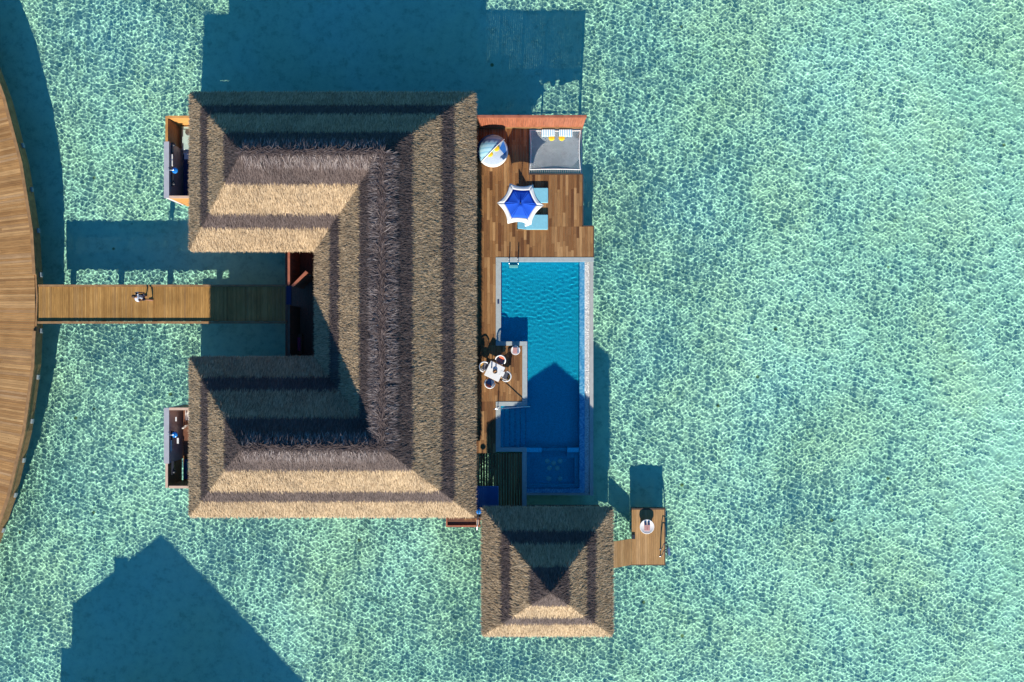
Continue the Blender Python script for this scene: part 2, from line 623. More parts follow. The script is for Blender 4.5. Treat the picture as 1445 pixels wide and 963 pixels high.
# ------------------------------------------------------------------ thatch
def tri_sample(tris, n):
    A = np.array([[t[0], t[1], t[2]] for t in tris])
    ar = np.linalg.norm(np.cross(A[:, 1] - A[:, 0], A[:, 2] - A[:, 0]), axis=1) / 2
    ti = RNG.choice(len(tris), n, p=ar / ar.sum())
    u, v = RNG.random(n), RNG.random(n)
    k = u + v > 1
    u[k], v[k] = 1 - u[k], 1 - v[k]
    T = A[ti]
    return T[:, 0] + u[:, None] * (T[:, 1] - T[:, 0]) + v[:, None] * (T[:, 2] - T[:, 0]), ar.sum()


def blades(p, d, nrm, length, width, lift0, lift1):
    """kite-shaped straws: base p, direction d (unit, n x 3), normal nrm"""
    side = np.cross(d, nrm)
    side /= np.linalg.norm(side, axis=1)[:, None]
    L, W = length[:, None], width[:, None]
    b = p + nrm * lift0[:, None]
    mid = p + d * L * 0.45 + nrm * (lift0 * 0.5 + lift1 * 0.62)[:, None]
    tip = p + d * L + nrm * lift1[:, None]
    v = np.stack([b - side * W * 0.35, mid - side * W * 0.5, tip, mid + side * W * 0.5, ], 1)
    v0 = b + side * W * 0.0
    v[:, 0] = v0
    n = len(p)
    f = np.arange(n * 4).reshape(n, 4)
    return v.reshape(-1, 3), f


def thatch_roof(name, faces, ze, zr, bands, parent, density, outline):
    V, Fq, MI = [], [], []
    base = 0
    for poly in faces:
        poly = [np.array(q, dtype=float) for q in poly]
        nrm = np.cross(poly[1] - poly[0], poly[2] - poly[0])
        nrm /= np.linalg.norm(nrm)
        if nrm[2] < 0:
            nrm = -nrm
        down = np.array([nrm[0], nrm[1], 0.0])
        down = down / np.linalg.norm(down) * nrm[2] - np.array([0, 0, 1]) * math.hypot(nrm[0], nrm[1])
        tris = [(poly[0], poly[i], poly[i + 1]) for i in range(1, len(poly) - 1)]
        _, area = tri_sample(tris, 4)
        n = int(area * density)
        p, _ = tri_sample(tris, n)
        s = (p[:, 2] - ze) / (zr - ze)
        side = np.cross(down, nrm)
        clump = 0.25 * np.sin(p[:, 0] * 5.1 + 2 * np.sin(p[:, 1] * 3.3)) + 0.25 * np.sin(p[:, 1] * 4.7 + p[:, 0] * 2.1)
        jit = RNG.normal(0, 0.17, n) + clump * 0.3
        d = down + side * jit[:, None]
        d /= np.linalg.norm(d, axis=1)[:, None]
        ln = RNG.uniform(0.20, 0.42, n)
        wd = RNG.uniform(0.016, 0.036, n)
        l0 = RNG.uniform(-0.02, 0.035, n)
        l1 = RNG.uniform(0.01, 0.10, n) + 0.05 * (RNG.random(n) > 0.9)
        nn = np.tile(nrm, (n, 1))
        v, f = blades(p - d * ln[:, None] * 0.4, d, nn, ln, wd, l0, l1)
        jitter = RNG.normal(0, 0.008, n)
        mi = np.zeros(n, int)
        for a, b in bands:
            mi[(s + jitter > a) & (s + jitter < b)] = 1
        V.append(v); Fq.append(f + base); MI.append(mi); base += len(v)
        # solid layer under the straw, cut along the bands
        cuts = sorted({0.0, 1.0} | {c for ab in bands for c in ab if 0 < c < 1})
        for a, b in zip(cuts[:-1], cuts[1:]):
            q = clip_poly(clip_poly(poly, ze + a * (zr - ze), True), ze + b * (zr - ze), False)
            if len(q) < 3:
                continue
            m_ = 1 if any(x0 - 1e-6 <= (a + b) / 2 <= x1 + 1e-6 for x0, x1 in bands) else 0
            q = [pt - nrm * 0.02 for pt in q]
            for i in range(1, len(q) - 1):
                V.append(np.array([q[0], q[i], q[i + 1], q[i + 1]])[:4])
                Fq.append(np.array([[0, 1, 2, 3]]) + base)
                MI.append(np.array([m_]))
                base += 4
    # drip edge: thickness of the thatch at the eaves, hanging fringe, soffit
    n = len(outline)
    for i in range(n):
        a, b = np.array(outline[i]), np.array(outline[(i + 1) % n])
        a3, b3 = np.array([*a, ze]), np.array([*b, ze])
        lo = np.array([0, 0, 0.24])
        V.append(np.array([a3, b3, b3 - lo, a3 - lo])); Fq.append(np.array([[0, 1, 2, 3]]) + base); MI.append(np.array([0])); base += 4
        t = (b3 - a3) / np.linalg.norm(b3 - a3)
        out = np.array([t[1], -t[0], 0.0])          # outline runs counter-clockwise
        k = int(np.linalg.norm(b3 - a3) * 110)
        u = RNG.random(k)
        p = a3 + (b3 - a3) * u[:, None] - np.array([0, 0, 1]) * RNG.uniform(0, 0.16, k)[:, None]
        d = out * 0.75 + np.array([0, 0, -0.66]) + t * RNG.normal(0, 0.22, k)[:, None]
        d /= np.linalg.norm(d, axis=1)[:, None]
        nn = np.tile(out * 0.66 + np.array([0, 0, 0.75]), (k, 1))
        v, f = blades(p - d * 0.16, d, nn, RNG.uniform(0.20, 0.34, k), RNG.uniform(0.02, 0.04, k), np.zeros(k), RNG.uniform(0, 0.05, k))
        V.append(v); Fq.append(f + base); MI.append(np.zeros(k, int)); base += len(v)
    o = np_mesh(name, np.concatenate(V), np.concatenate(Fq), [M['tan'], M['dark']], np.concatenate(MI), parent)
    sf = MB().prism(list(outline), ze - 0.30, ze - 0.245)
    sf.build('soffit', M['darkbeam'], o)
    return o


def clip_poly(poly, z, keep_above):
    out = []
    n = len(poly)
    for i in range(n):
        a, b = poly[i], poly[(i + 1) % n]
        ia = a[2] >= z - 1e-9 if keep_above else a[2] <= z + 1e-9
        ib = b[2] >= z - 1e-9 if keep_above else b[2] <= z + 1e-9
        if ia:
            out.append(a)
        if ia != ib:
            t = (z - a[2]) / (b[2] - a[2])
            out.append(a + (b - a) * t)
    return out


def ridge_cap(lines, parent):
    V, Fq, MI = [], [], []
    base = 0
    for a, b, dens in lines:
        a, b = np.array(a, float), np.array(b, float)
        t = (b - a) / np.linalg.norm(b - a)
        out = np.array([t[1], -t[0], 0.0])
        for sgn in (1, -1):
            k = int(np.linalg.norm(b - a) * dens)
            u = RNG.random(k)
            p = a + (b - a) * u[:, None] + np.array([0, 0, 1]) * RNG.uniform(0.02, 0.10, k)[:, None] + out * sgn * RNG.uniform(-0.05, 0.42, k)[:, None]
            p[:, 2] -= 0.72 * np.abs((p - a) @ out) * 1.0
            d = out * sgn * 0.80 + np.array([0, 0, -0.52]) + t * (RNG.normal(0.0, 0.30, k) + 0.25 * np.sin(u * 90))[:, None]
            d /= np.linalg.norm(d, axis=1)[:, None]
            nn = np.tile(out * sgn * 0.6 + np.array([0, 0, 0.8]), (k, 1))
            v, f = blades(p, d, nn, RNG.uniform(0.34, 0.62, k), RNG.uniform(0.022, 0.05, k), RNG.uniform(0, 0.05, k), RNG.uniform(0.03, 0.22, k))
            V.append(v); Fq.append(f + base); MI.append(np.zeros(len(f), int)); base += len(v)
        k = int(np.linalg.norm(b - a) * dens * 0.8)
        u = RNG.random(k)
        p = a + (b - a) * u[:, None] + out * RNG.normal(0, 0.07, k)[:, None] + np.array([0, 0, 1]) * RNG.uniform(0.0, 0.10, k)[:, None]
        d = t * np.where(RNG.random(k) > .5, 1, -1)[:, None] + out * RNG.normal(0, 0.45, k)[:, None]
        d /= np.linalg.norm(d, axis=1)[:, None]
        nn = np.tile(np.array([0, 0, 1.0]), (k, 1))
        v, f = blades(p, d, nn, RNG.uniform(0.25, 0.5, k), RNG.uniform(0.03, 0.06, k), np.zeros(k), RNG.uniform(-0.03, 0.08, k))
        V.append(v); Fq.append(f + base); MI.append(np.ones(len(f), int)); base += len(v)
    np_mesh('ridge_cap', np.concatenate(V), np.concatenate(Fq), [M['ridge'], M['dark']], np.concatenate(MI), parent)


# ------------------------------------------------------------------ the villa
def build_villa():
    W, E_, Mx = 268, 670, 445
    n_, a_, b_, s_ = 131, 353, 505, 729
    g = lambda px, py: P(px, py, EAVE)
    hwN = (g(0, n_).y - g(0, a_).y) / 2
    hwB = (g(E_, 0).x - g(Mx, 0).x) / 2
    hwS = (g(0, b_).y - g(0, s_).y) / 2
    yN = (g(0, n_).y + g(0, a_).y) / 2
    yS = (g(0, b_).y + g(0, s_).y) / 2
    xB = (g(E_, 0).x + g(Mx, 0).x) / 2
    xw = g(W, 0).x
    r = lambda x, y: Vector((x, y, RIDGE))
    hN, hS = r(xw + hwN, yN), r(xw + hwS, yS)
    jN, jS = r(xB, yN), r(xB, yS)
    c = {k: g(*v) for k, v in dict(nw=(W, n_), ne=(E_, n_), se=(E_, s_), sw=(W, s_), ws=(W, b_), ms=(Mx, b_), mn=(Mx, a_), wn=(W, a_)).items()}
    faces = [
        [c['nw'], c['ne'], jN, hN], [c['nw'], hN, c['wn']], [c['wn'], hN, jN, c['mn']],
        [c['mn'], jN, jS, c['ms']], [c['ne'], c['se'], jS, jN], [c['ws'], c['ms'], jS, hS],
        [c['ws'], hS, c['sw']], [c['sw'], hS, jS, c['se']]]
    root = thing('thatched_villa', 'large U shaped overwater villa under striped brown thatch beside the pool', 'villa', (xB, 0, DECK))
    outline = [(c[k].x, c[k].y) for k in ('sw', 'se', 'ne', 'nw', 'wn', 'mn', 'ms', 'ws')]
    roof = thatch_roof('roof', faces, EAVE, RIDGE, [(0.245, 0.40), (0.70, 1.01)], root, 400, outline)
    ridge_cap([(hN, jN, 170), (jN, jS, 210), (hS, jS, 170)], roof)
    # timber body set back under the eaves
    i = 1.25
    x0, x1, xm = c['nw'].x + i, c['ne'].x - i, c['mn'].x + 0.15
    ya, yb, yc, yd = c['nw'].y - i, c['wn'].y + i, c['ws'].y - i, c['sw'].y + i
    body = [(x0, ya), (x1, ya), (x1, yd), (x0, yd), (x0, yc), (xm, yc), (xm, yb), (x0, yb)]
    MB().prism(body, 1.62, EAVE - 0.31).build('wall', M['villa'], root)
    fl = [(x0 - .6, ya + .5), (x1 + .35, ya + .5), (x1 + .35, yd - .5), (x0 - .6, yd - .5), (x0 - .6, yc + .4), (xm + .05, yc + .4), (xm + .05, yb - .4), (x0 - .6, yb - .4)]
    MB().prism(fl, 1.25, 1.585).build('floor', M['darkbeam'], root)
    # glazed doors towards the pool terrace
    y = ya - 1.2
    while y > yd + 2.4:
        f = MB().box(x1, x1 + 0.05, y, y - 1.9, 1.64, 3.55).build('window', M['darkbeam'], root)
        MB().box(x1 + 0.05, x1 + 0.06, y - 0.08, y - 1.82, 1.72, 3.47).build('pane', M['glass'], f)
        y -= 2.15
    sp = []
    for k in range(6):
        for yy in (ya - .6, yb + .6, yc - .6, yd + .6):
            sp.append((x0 + .4 + (x1 - x0 - .8) * k / 5, yy))
    piles(root, sp, 1.3, 0.17)
    return root


build_villa()


def build_pavilion():
    W, E_, n_, s_ = 681, 864, 717, 897
    g = lambda px, py: P(px, py, EAVE)
    nw, ne, se, sw = g(W, n_), g(E_, n_), g(E_, s_), g(W, s_)
    ap = Vector(((nw.x + ne.x) / 2, (nw.y + sw.y) / 2, 7.38))
    root = thing('thatched_pavilion', 'small square pavilion under a pyramid of striped brown thatch', 'pavilion', (ap.x, ap.y, DECK))
    faces = [[nw, ne, ap], [ne, se, ap], [se, sw, ap], [sw, nw, ap]]
    outline = [(p.x, p.y) for p in (sw, se, ne, nw)]
    roof = thatch_roof('roof', faces, EAVE, 7.38, [(0.295, 0.455), (0.72, 1.01)], root, 400, outline)
    i = 0.95
    x0, x1, y1, y0 = nw.x + i, ne.x - i, nw.y - i, sw.y + i
    MB().box(x0 - .5, x1 + .5, y0 - .4, y1 + .5, 1.30, 1.585).build('floor', M['darkbeam'], root)
    MB().box(x0, x1, y0, y1, 1.59, EAVE - 0.31).build('wall', M['villa'], root)
    f = MB().box(x1, x1 + 0.05, y0 + 1.2, y0 + 3.4, 1.64, 3.5).build('door', M['darkbeam'], root)
    MB().box(x1 + 0.05, x1 + 0.06, y0 + 1.3, y0 + 3.3, 1.74, 3.4).build('pane', M['glass'], f)
    piles(root, [(x0 + .2, y0 + .2), (x1 - .2, y0 + .2), (x0 + .2, y1 - .2), (x1 - .2, y1 - .2), ((x0 + x1) / 2, (y0 + y1) / 2)], 1.35, 0.17)


build_pavilion()


# ------------------------------------------------------------------ unseen neighbouring villa, its shape invented to cast the shadow in view
def build_neighbour():
    sh = math.cos(R(EL)) / math.sin(R(EL))
    tw = math.tan(math.asin(math.cos(R(EL)) / 1.10)) * abs(BED)
    dep = abs(BED) / 1.10

    def from_shadow(px, py, z):
        d = CAM_Z + dep
        x, y = (px - 722.5) * d / F_PX, (481.5 - py) * d / F_PX
        L = z * sh + tw
        return Vector((x - math.sin(R(AZ)) * L, y - math.cos(R(AZ)) * L, z))
    A = from_shadow(228, 752, 8.1)
    B = from_shadow(470, 1000, 8.1)
    C = from_shadow(103, 852, EAVE)
    Dp = from_shadow(98, 1010, EAVE)
    Ee = from_shadow(260, 1300, EAVE)
    Fp = from_shadow(640, 1190, EAVE)
    G = from_shadow(300, 850, EAVE)
    root = thing('shadow_casting_villa', 'unseen neighbouring villa, shape invented to cast a gabled shadow at the lower left', 'villa', (A.x, A.y - 4, DECK))
    mb = MB()
    mb.add([A, B, C, Dp, Ee, Fp, G], [(2, 0, 6), (0, 1, 5, 6), (0, 2, 3), (0, 3, 4), (0, 4, 1), (1, 4, 5), (6, 5, 4, 3, 2)])
    roof = mb.build('roof', M['tan'], root)
    q = from_shadow(172, 788, 6.3)
    cw = MB().box(q.x - .45, q.x + .45, q.y - .5, q.y + .2, 4.2, 6.3)
    cw.build('shadow_step_box', M['tan'], roof)  # box added to step the outline of the roof's shadow
    q = from_shadow(94, 918, 3.4)
    MB().box(q.x - .3, q.x + 1.5, q.y - .9, q.y + .2, 1.6, 3.4).build('wall', M['villa'], root)  # box added for the bump in the shadow outline
    cx, cy = (C.x + Fp.x) / 2, (C.y + Fp.y) / 2
    MB().box(cx - 4, cx + 4, cy - 4.5, cy + 1, 1.3, EAVE).build('wall', M['villa'], root)
    piles(root, [(cx - 3, cy - 3), (cx + 3, cy - 3), (cx - 3, cy + .5), (cx + 3, cy + .5)], 1.4, 0.17)


build_neighbour()


# ------------------------------------------------------------------ curved jetty, walkway
def build_jetty():
    C0 = P(-922, 430, DECK)
    Rj = (P(53, 430, DECK) - C0).length
    root = thing('curved_jetty', 'wide curved timber jetty along the left edge', 'jetty', (P(20, 430, DECK).x, P(20, 430, DECK).y, DECK))
    mb = MB()
    rg = random.Random(3)
    wd = 0.145
    n = int(2 * R(33) * Rj / wd)
    for i in range(n):
        a = -R(33) + 2 * R(33) * i / n
        a2 = a + wd / Rj
        for k, (r0, r1) in enumerate(((Rj - 5.5, Rj - 5.5 + rg.uniform(1.2, 3.6)), (0, Rj - 0.16))):
            if k == 1:
                r0 = last
            last = r1
            g = 0.0035 / Rj
            z1 = DECK + rg.uniform(-.003, .003)
            pts = [(C0.x + r0 * math.cos(a + g), C0.y + r0 * math.sin(a + g)), (C0.x + (r1 - .004) * math.cos(a + g), C0.y + (r1 - .004) * math.sin(a + g)),
                   (C0.x + (r1 - .004) * math.cos(a2 - g), C0.y + (r1 - .004) * math.sin(a2 - g)), (C0.x + r0 * math.cos(a2 - g), C0.y + r0 * math.sin(a2 - g))]
            mb.prism(pts, DECK - 0.05, z1)
    mb.build('decking', M['jetty'], root)
    w0, w1 = P(53, 402, DECK).y, P(53, 458, DECK).y
    kb, kb2, fs_ = MB(), MB(), MB()
    seg = R(5.6)
    k = -6
    ang = [R(-33) + seg * j for j in range(13)]
    for a, b in zip(ang[:-1], ang[1:]):
        parts = 6
        for j in range(parts):
            u0, u1 = j / parts, (j + 1) / parts
            chord = lambda u, rr: (C0.x + rr * ((1 - u) * math.cos(a) + u * math.cos(b)), C0.y + rr * ((1 - u) * math.sin(a) + u * math.sin(b)))
            p0, p1 = chord(u0, Rj + .03), chord(u1, Rj + .03)
            q0, q1 = chord(u0, Rj - .17), chord(u1, Rj - .17)
            inside = min(p0[1], p1[1]) < w0 and max(p0[1], p1[1]) > w1
            if not inside:
                (kb if p0[1] > w0 else kb2).prism([q0, p0, p1, q1], DECK - .04, DECK + .10)
            fs_.prism([chord(u0, Rj - .12), chord(u0, Rj - .02), chord(u1, Rj - .02), chord(u1, Rj - .12)], DECK - .62, DECK - .045)
    kb.build('kerb', M['beam'], root)
    kb2.build('kerb', M['beam'], root)
    fs_.build('fascia', M['beam'], root)
    # bearers
    br = MB()
    for rr in (Rj - 4.6, Rj - 2.6):
        for a, b in zip(ang[:-1], ang[1:]):
            ps = [(C0.x + q * math.cos(t), C0.y + q * math.sin(t)) for q, t in ((rr, a), (rr + .2, a), (rr + .2, b), (rr, b))]
            br.prism(ps, DECK - .35, DECK - .055)
    br.build('bearer', M['darkbeam'], root)
    sp = []
    for j in range(-7, 8):
        a = R(3.9) * j + R(1.2)
        for rr in (Rj - 1.9, Rj - 4.6):
            sp.append((C0.x + rr * math.cos(a), C0.y + rr * math.sin(a)))
    piles(root, sp, DECK - .3, 0.16)
    # little lamps fixed to the fascia
    names = ['first', 'second', 'third', 'fourth']
    for px, py in ((36, 205), (44, 268), (51.5, 326), (57, 388), (59, 467), (51.5, 532), (43.5, 594), (31.5, 649), (17, 697), (2, 747)):
        z = DECK - .42
        q = P(px, py, z)
        a = math.atan2(q.y - C0.y, q.x - C0.x)
        mb = MB()
        mb.rbox(0, 0, -.09, .12, .30, .18, .03)
        o = mb.build('lamp', M['lampgrey'], root, local=True)
        rl = Rj + .045 if abs(a) > R(2) else Rj + .05
        # stay on the chord of the faceted edge
        aa = ang[0] + seg * math.floor((a - ang[0]) / seg)
        u = (a - aa) / seg
        rl = (Rj) * math.cos(seg / 2) / math.cos((u - .5) * seg) + .04
        o.location = (C0.x + rl * math.cos(a) - root.location.x, C0.y + rl * math.sin(a) - root.location.y, z - DECK)
        o.rotation_euler = (0, 0, a)
    return C0, Rj


JC, JR = build_jetty()


def build_walkway():
    x0, x1, y0, y1 = rect(54.5, 405, 402, 457)
    root = thing('entrance_walkway', 'straight timber walkway from the jetty to the villa entrance', 'walkway', ((x0 + x1) / 2, (y0 + y1) / 2, DECK))
    mb = MB()
    boards(mb, (x0, x1, y0 + .16, y1 - .13), 0.115, 99, DECK - .05, DECK, seed=5)
    mb.build('decking', M['walk'], root)
    MB().box(x0, x1, y1 - .12, y1, DECK - .04, DECK + .06).build('kerb', M['beam'], root)
    MB().box(x0, x1, y0, y0 + .14, DECK - .04, DECK + .12).build('kerb', M['beam'], root)
    MB().box(x0 + .06, x1, y1 - .15, y1 - .04, DECK - .42, DECK - .055).build('bearer', M['darkbeam'], root)
    MB().box(x0 + .06, x1, y0 + .04, y0 + .15, DECK - .42, DECK - .055).build('bearer', M['darkbeam'], root)
    sp = []
    for px in (92, 161, 231, 302, 372):
        x = P(px, 0, 0.0).x - .05
        sp += [(x, y0 + .35), (x, y1 - .35)]
    piles(root, sp, DECK - .3, 0.15)
    for px in (92, 161, 231, 302, 372):
        x = P(px, 0, 0.0).x - .05
        MB().box(x - .1, x + .1, y0 + .06, y1 - .06, DECK - .68, DECK - .43).build('crossbeam', M['darkbeam'], root)


build_walkway()


def build_entrance():
    x0, x1, y0, y1 = rect(405, 446, 351, 507)
    root = thing('entrance_court', 'dark sheltered entrance court between the two thatched wings', 'entrance court', ((x0 + x1) / 2, (y0 + y1) / 2, DECK))
    mb = MB()
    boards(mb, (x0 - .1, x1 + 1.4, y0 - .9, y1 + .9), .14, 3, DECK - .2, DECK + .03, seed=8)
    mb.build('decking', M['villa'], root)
    ztop = DECK + 2.05
    a = P(407.5, 403, ztop)
    b = P(407.5, 347, ztop)
    w = MB()
    n = 9
    for i in range(n):
        ya, yb = a.y + (b.y - a.y) * i / n, a.y + (b.y - a.y) * (i + 1) / n
        w.box(a.x - .05, a.x + .05, ya + .006, yb - .006, DECK + .032, ztop - .04)
    wl = w.build('wall', M['redwood'], root)
    MB().box(a.x - .07, a.x + .07, a.y, b.y, ztop - .04, ztop).build('capping', M['redtrim'], wl)
    c, d = P(407.5, 431, ztop), P(407.5, 508, ztop)
    w = MB().box(c.x - .05, c.x + .05, c.y, d.y, DECK + .032, ztop - .04)
    wl2 = w.build('wall', M['villa'], root)
    MB().box(c.x - .07, c.x + .07, c.y, d.y, ztop - .04, ztop).build('capping', M['darkbeam'], wl2)
    MB().box(x0 - .02, x0 + .28, P(0, 430, DECK).y, P(0, 404, DECK).y, DECK + .031, DECK + .055).build('dark_slab', M['navy'], root)  # thin dark slab across the entrance boards
    # open gate leaf
    h, t = P(413, 404, ztop), P(432.5, 384, ztop)
    ang = math.atan2(t.y - h.y, t.x - h.x)
    L = (t - h).length
    gate = thing('entrance_gate', 'open red timber gate leaf standing at an angle in the entrance', 'gate', (h.x, h.y, DECK + .03), ang)
    g = MB()
    for i in range(8):
        g.box(L * i / 8 + .004, L * (i + 1) / 8 - .004, -.04, .04, .05, 1.98)
    g.build('leaf', M['redwood'], gate, local=True)
    g = MB().box(-.02, L + .02, -.075, .075, 1.98, 2.06)
    g.build('top_rail', M['redtrim'], gate, local=True)
    g = MB().tube([(L - .12, -.045, .95), (L - .12, -.10, .97), (L - .12, -.10, 1.13), (L - .12, -.045, 1.15)], .012)
    g.build('handle', M['steel'], gate, local=True)
    # bench cushion in the court
    q = P(421, 486, DECK + .45)
    bn = thing('entrance_bench', 'low dark bench with a plum red cushion in the entrance court', 'bench', (q.x, q.y, DECK + .03))
    MB().rbox(0, 0, .30, .42, 1.3, .08, .03).build('seat', M['villa'], bn, local=True)
    for sx in (-1, 1):
        for sy in (-1, 1):
            MB().box(sx * .16 - .03, sx * .16 + .03, sy * .55 - .03, sy * .55 + .03, 0, .30).build('leg', M['villa'], bn, local=True)
    cu = MB().rbox(q.x, q.y, DECK + .412, .30, .85, .12, .05).build('seat_cushion', M['plum'], bn)


build_entrance()


# ------------------------------------------------------------------ pool deck
def build_pool_deck():
    root = thing('pool_deck', 'timber pool deck of mixed brown boards along the east side of the villa', 'deck', (P(700, 300, DECK).x, P(700, 300, DECK).y, DECK))
    mb = MB()
    lst = [(655, 747, 181, 363.3), (747.2, 821.5, 247, 320), (747.2, 837, 320, 363.3),
           (655, 699.5, 363.3, 488), (655, 737, 488, 567), (655, 699.5, 567, 640)]
    for i, a in enumerate(lst):
        boards(mb, rect(*a), 0.175, 1.5, DECK - .05, DECK, seed=20 + i)
    mb.build('decking', M['deck'], root)
    g = MB()
    boards(g, rect(655, 737, 640, 735), 0.165, 2.4, DECK - .05, DECK, gap=.035, seed=41)
    g.build('slatted_decking', M['deck'], root)
    f = MB()
    def beam(px0, px1, py0, py1, z0=DECK - .32, z1=DECK + .012):
        f.box(*rect(px0, px1, py0, py1), z0, z1)
    beam(745.6, 747.1, 181, 247.0)
    beam(747.2, 822, 245.3, 246.9)
    beam(821.6, 823, 247, 320)
    beam(837.1, 838.4, 319, 363.2)
    beam(821.6, 837, 318.7, 319.9)
    f.build('edge_beam', M['darkbeam'], root)
    for py in (200, 235, 262, 300, 345, 395, 445, 520, 600):
        MB().box(*rect(655, 699 if py > 363 else (745 if py < 246 else 820), py, py + 3), DECK - .3, DECK - .055).build('joist', M['darkbeam'], root)
    sp = [XY(px, py) for px, py in ((680, 195), (740, 195), (680, 240), (740, 244), (815, 255), (690, 310), (760, 310), (815, 312), (830, 345), (690, 400), (690, 470), (690, 600), (690, 690), (730, 690))]
    piles(root, sp, DECK - .3, .14)
    # small raised lid / foot strip by the stairs hole of the slatted corner
    return root


build_pool_deck()


def build_privacy_wall():
    zt = DECK + 2.1
    a, b = P(655, 181, DECK), P(821.5, 181, DECK)
    y = a.y
    root = thing('privacy_wall', 'tall red timber privacy screen along the north end of the pool deck', 'screen wall', ((a.x + b.x) / 2, y, DECK))
    m = MB()
    n = 54
    for i in range(n):
        xa, xb = a.x + (b.x - a.x) * i / n, a.x + (b.x - a.x) * (i + 1) / n
        m.box(xa + .004, xb - .004, y + .02, y + .08, DECK - .25, zt - .05)
    m.build('panel', M['redwood'], root)
    MB().box(a.x, b.x + .06, y - .02, y + .13, zt - .05, zt).build('capping', M['redtrim'], root)
    for px in (655, 697, 731, 765, 821.5):
        x = P(px, 181, DECK).x
        MB().box(x - .06, x + .06, y + .085, y + .19, BED, zt - .06).build('post', M['redtrim'], root)
    MB().box(a.x, b.x, y - .025, y + .018, DECK + .02, DECK + .16).build('skirting', M['beam'], root)


build_privacy_wall()


# ------------------------------------------------------------------ swimming pool
def build_pool():
    WL = DECK - .10
    FL = DECK - .90
    c = P(770, 530, DECK)
    root = thing('swimming_pool', 'long blue infinity pool with pale coping and a raised spa corner', 'swimming pool', (c.x, c.y, DECK))
    X = lambda px: P(px, 0, DECK).x
    Y = lambda py: P(0, py, DECK).y
    # basin floor
    o = MB().prism([XY(*q) for q in ((703, 366), (836, 366), (836, 700), (740, 700), (740, 635), (703, 635), (703, 570), (741, 570), (741, 485), (703, 485))], FL - .2, FL).build('basin_floor', M['poolwall'], root)
    receiver(o)
    # walls under coping: inner mosaic skin + coping stones
    w = MB()
    w.box(X(700.2), X(817.6), Y(363.6), Y(369.6), FL, DECK - .08)           # north
    w.box(X(700.2), X(706.6), Y(369.6), Y(487.6), FL, DECK - .08)           # west upper
    w.box(X(706.6), X(743.6), Y(482.2), Y(487.6), FL, DECK - .08)           # peninsula north
    w.box(X(737.2), X(743.6), Y(487.6), Y(567.4), FL, DECK - .08)           # peninsula east
    w.box(X(700.2), X(743.6), Y(567.4), Y(572.8), FL, DECK - .08)           # peninsula south
    w.box(X(700.2), X(706.2), Y(572.8), Y(637.4), FL, DECK - .08)           # west lower
    w.box(X(706.2), X(743.0), Y(632.0), Y(637.4), FL, DECK - .08)           # step bay south
    w.box(X(737.0), X(743.0), Y(637.4), Y(700.0), FL, DECK - .08)           # spa west
    w.box(X(743.0), X(764.5), Y(632.4), Y(638.6), FL, WL + .02)             # spa divider
    w.box(X(800.5), X(817.0), Y(632.4), Y(638.6), FL, WL + .02)
    w.box(X(764.5), X(800.5), Y(633.6), Y(637.6), FL, WL - .25)
    receiver(w.build('basin_wall', M['poolwall'], root))
    # overflow lip to the east and south
    l = MB()
    l.box(X(817.6), X(825.4), Y(369.6), Y(696.2), FL, WL - .015)
    l.box(X(743.0), X(817.6), Y(690.2), Y(696.2), FL, WL - .015)
    receiver(l.build('overflow_ledge', M['ledge'], root))
    g = MB()
    g.box(X(825.4), X(832.4), Y(369.8), Y(696.2), FL, WL - .16)
    peb = g.build('gutter', M['pebble'], root)
    pb = MB()
    rg = random.Random(9)
    gx0, gx1, gy0, gy1 = X(825.5), X(832.3), Y(696), Y(370)
    for _ in range(1500):
        x, y, r_ = rg.uniform(gx0 + .04, gx1 - .04), rg.uniform(gy0 + .04, gy1 - .04), rg.uniform(.022, .05)
        z = WL - .16
        pb.add([(x + r_, y, z), (x, y + r_ * .8, z), (x - r_, y, z), (x, y - r_ * .8, z), (x, y, z + r_ * .9)], [(0, 1, 4), (1, 2, 4), (2, 3, 4), (3, 0, 4)], 0, True)
    pbo = pb.build('pebbles', M['pebble'], peb)
    pbo['kind'] = 'stuff'
    # coping
    k = MB()
    def slab(px0, px1, py0, py1, z1=DECK + .022):
        k.box(X(px0), X(px1), Y(py0), Y(py1), DECK - .078, z1)
    slab(699.6, 838, 363.4, 369.8)
    slab(699.6, 707, 370.0, 481.9)
    slab(699.6, 744, 482.0, 488.0)
    slab(737, 744, 488.2, 566.9)
    slab(699.6, 744, 567.0, 573.0)
    slab(699.6, 706.4, 573.2, 631.7)
    slab(699.6, 743.2, 631.8, 637.8)
    slab(736.8, 743.2, 638.0, 735)
    k.build('coping', M['coping'], root, bevel=.008)
    o = MB()
    o.box(X(832.5), X(837.4), Y(370.0), Y(699.8), .05, DECK - .02)
    o.box(X(743.2), X(832.5), Y(696.3), Y(699.8), .05, DECK - .14)
    o.build('outer_wall', M['outer'], root)
    # submerged steps, walking down to the east
    s = MB()
    for i, px in enumerate((712.5, 720.3, 728, 735.6, 743)):
        p0 = (706.3, 712.5, 720.3, 728, 735.6)[i]
        s.box(X(p0), X(px), Y(573.0), Y(631.8), FL, WL - .08 - .135 * i)
    receiver(s.build('steps', M['poolwall'], root))
    for i, px in enumerate((712.5, 720.3, 728, 735.6, 743)):
        zz = WL - .08 - .135 * i
        receiver(MB().box(X(px) - .09, X(px) - .02, Y(573.2), Y(631.6), zz + .002, zz + .012).build('step_nosing', M['ledge'], root))
    b = MB()
    b.box(X(743.1), X(817.5), Y(684.5), Y(690.1), FL, WL - .34)
    b.box(X(743.1), X(748.5), Y(638.7), Y(684.4), FL, WL - .34)
    b.box(X(811.5), X(817.5), Y(638.7), Y(684.4), FL, WL - .34)
    b.box(X(748.6), X(764.5), Y(638.7), Y(647.5), FL, WL - .34)
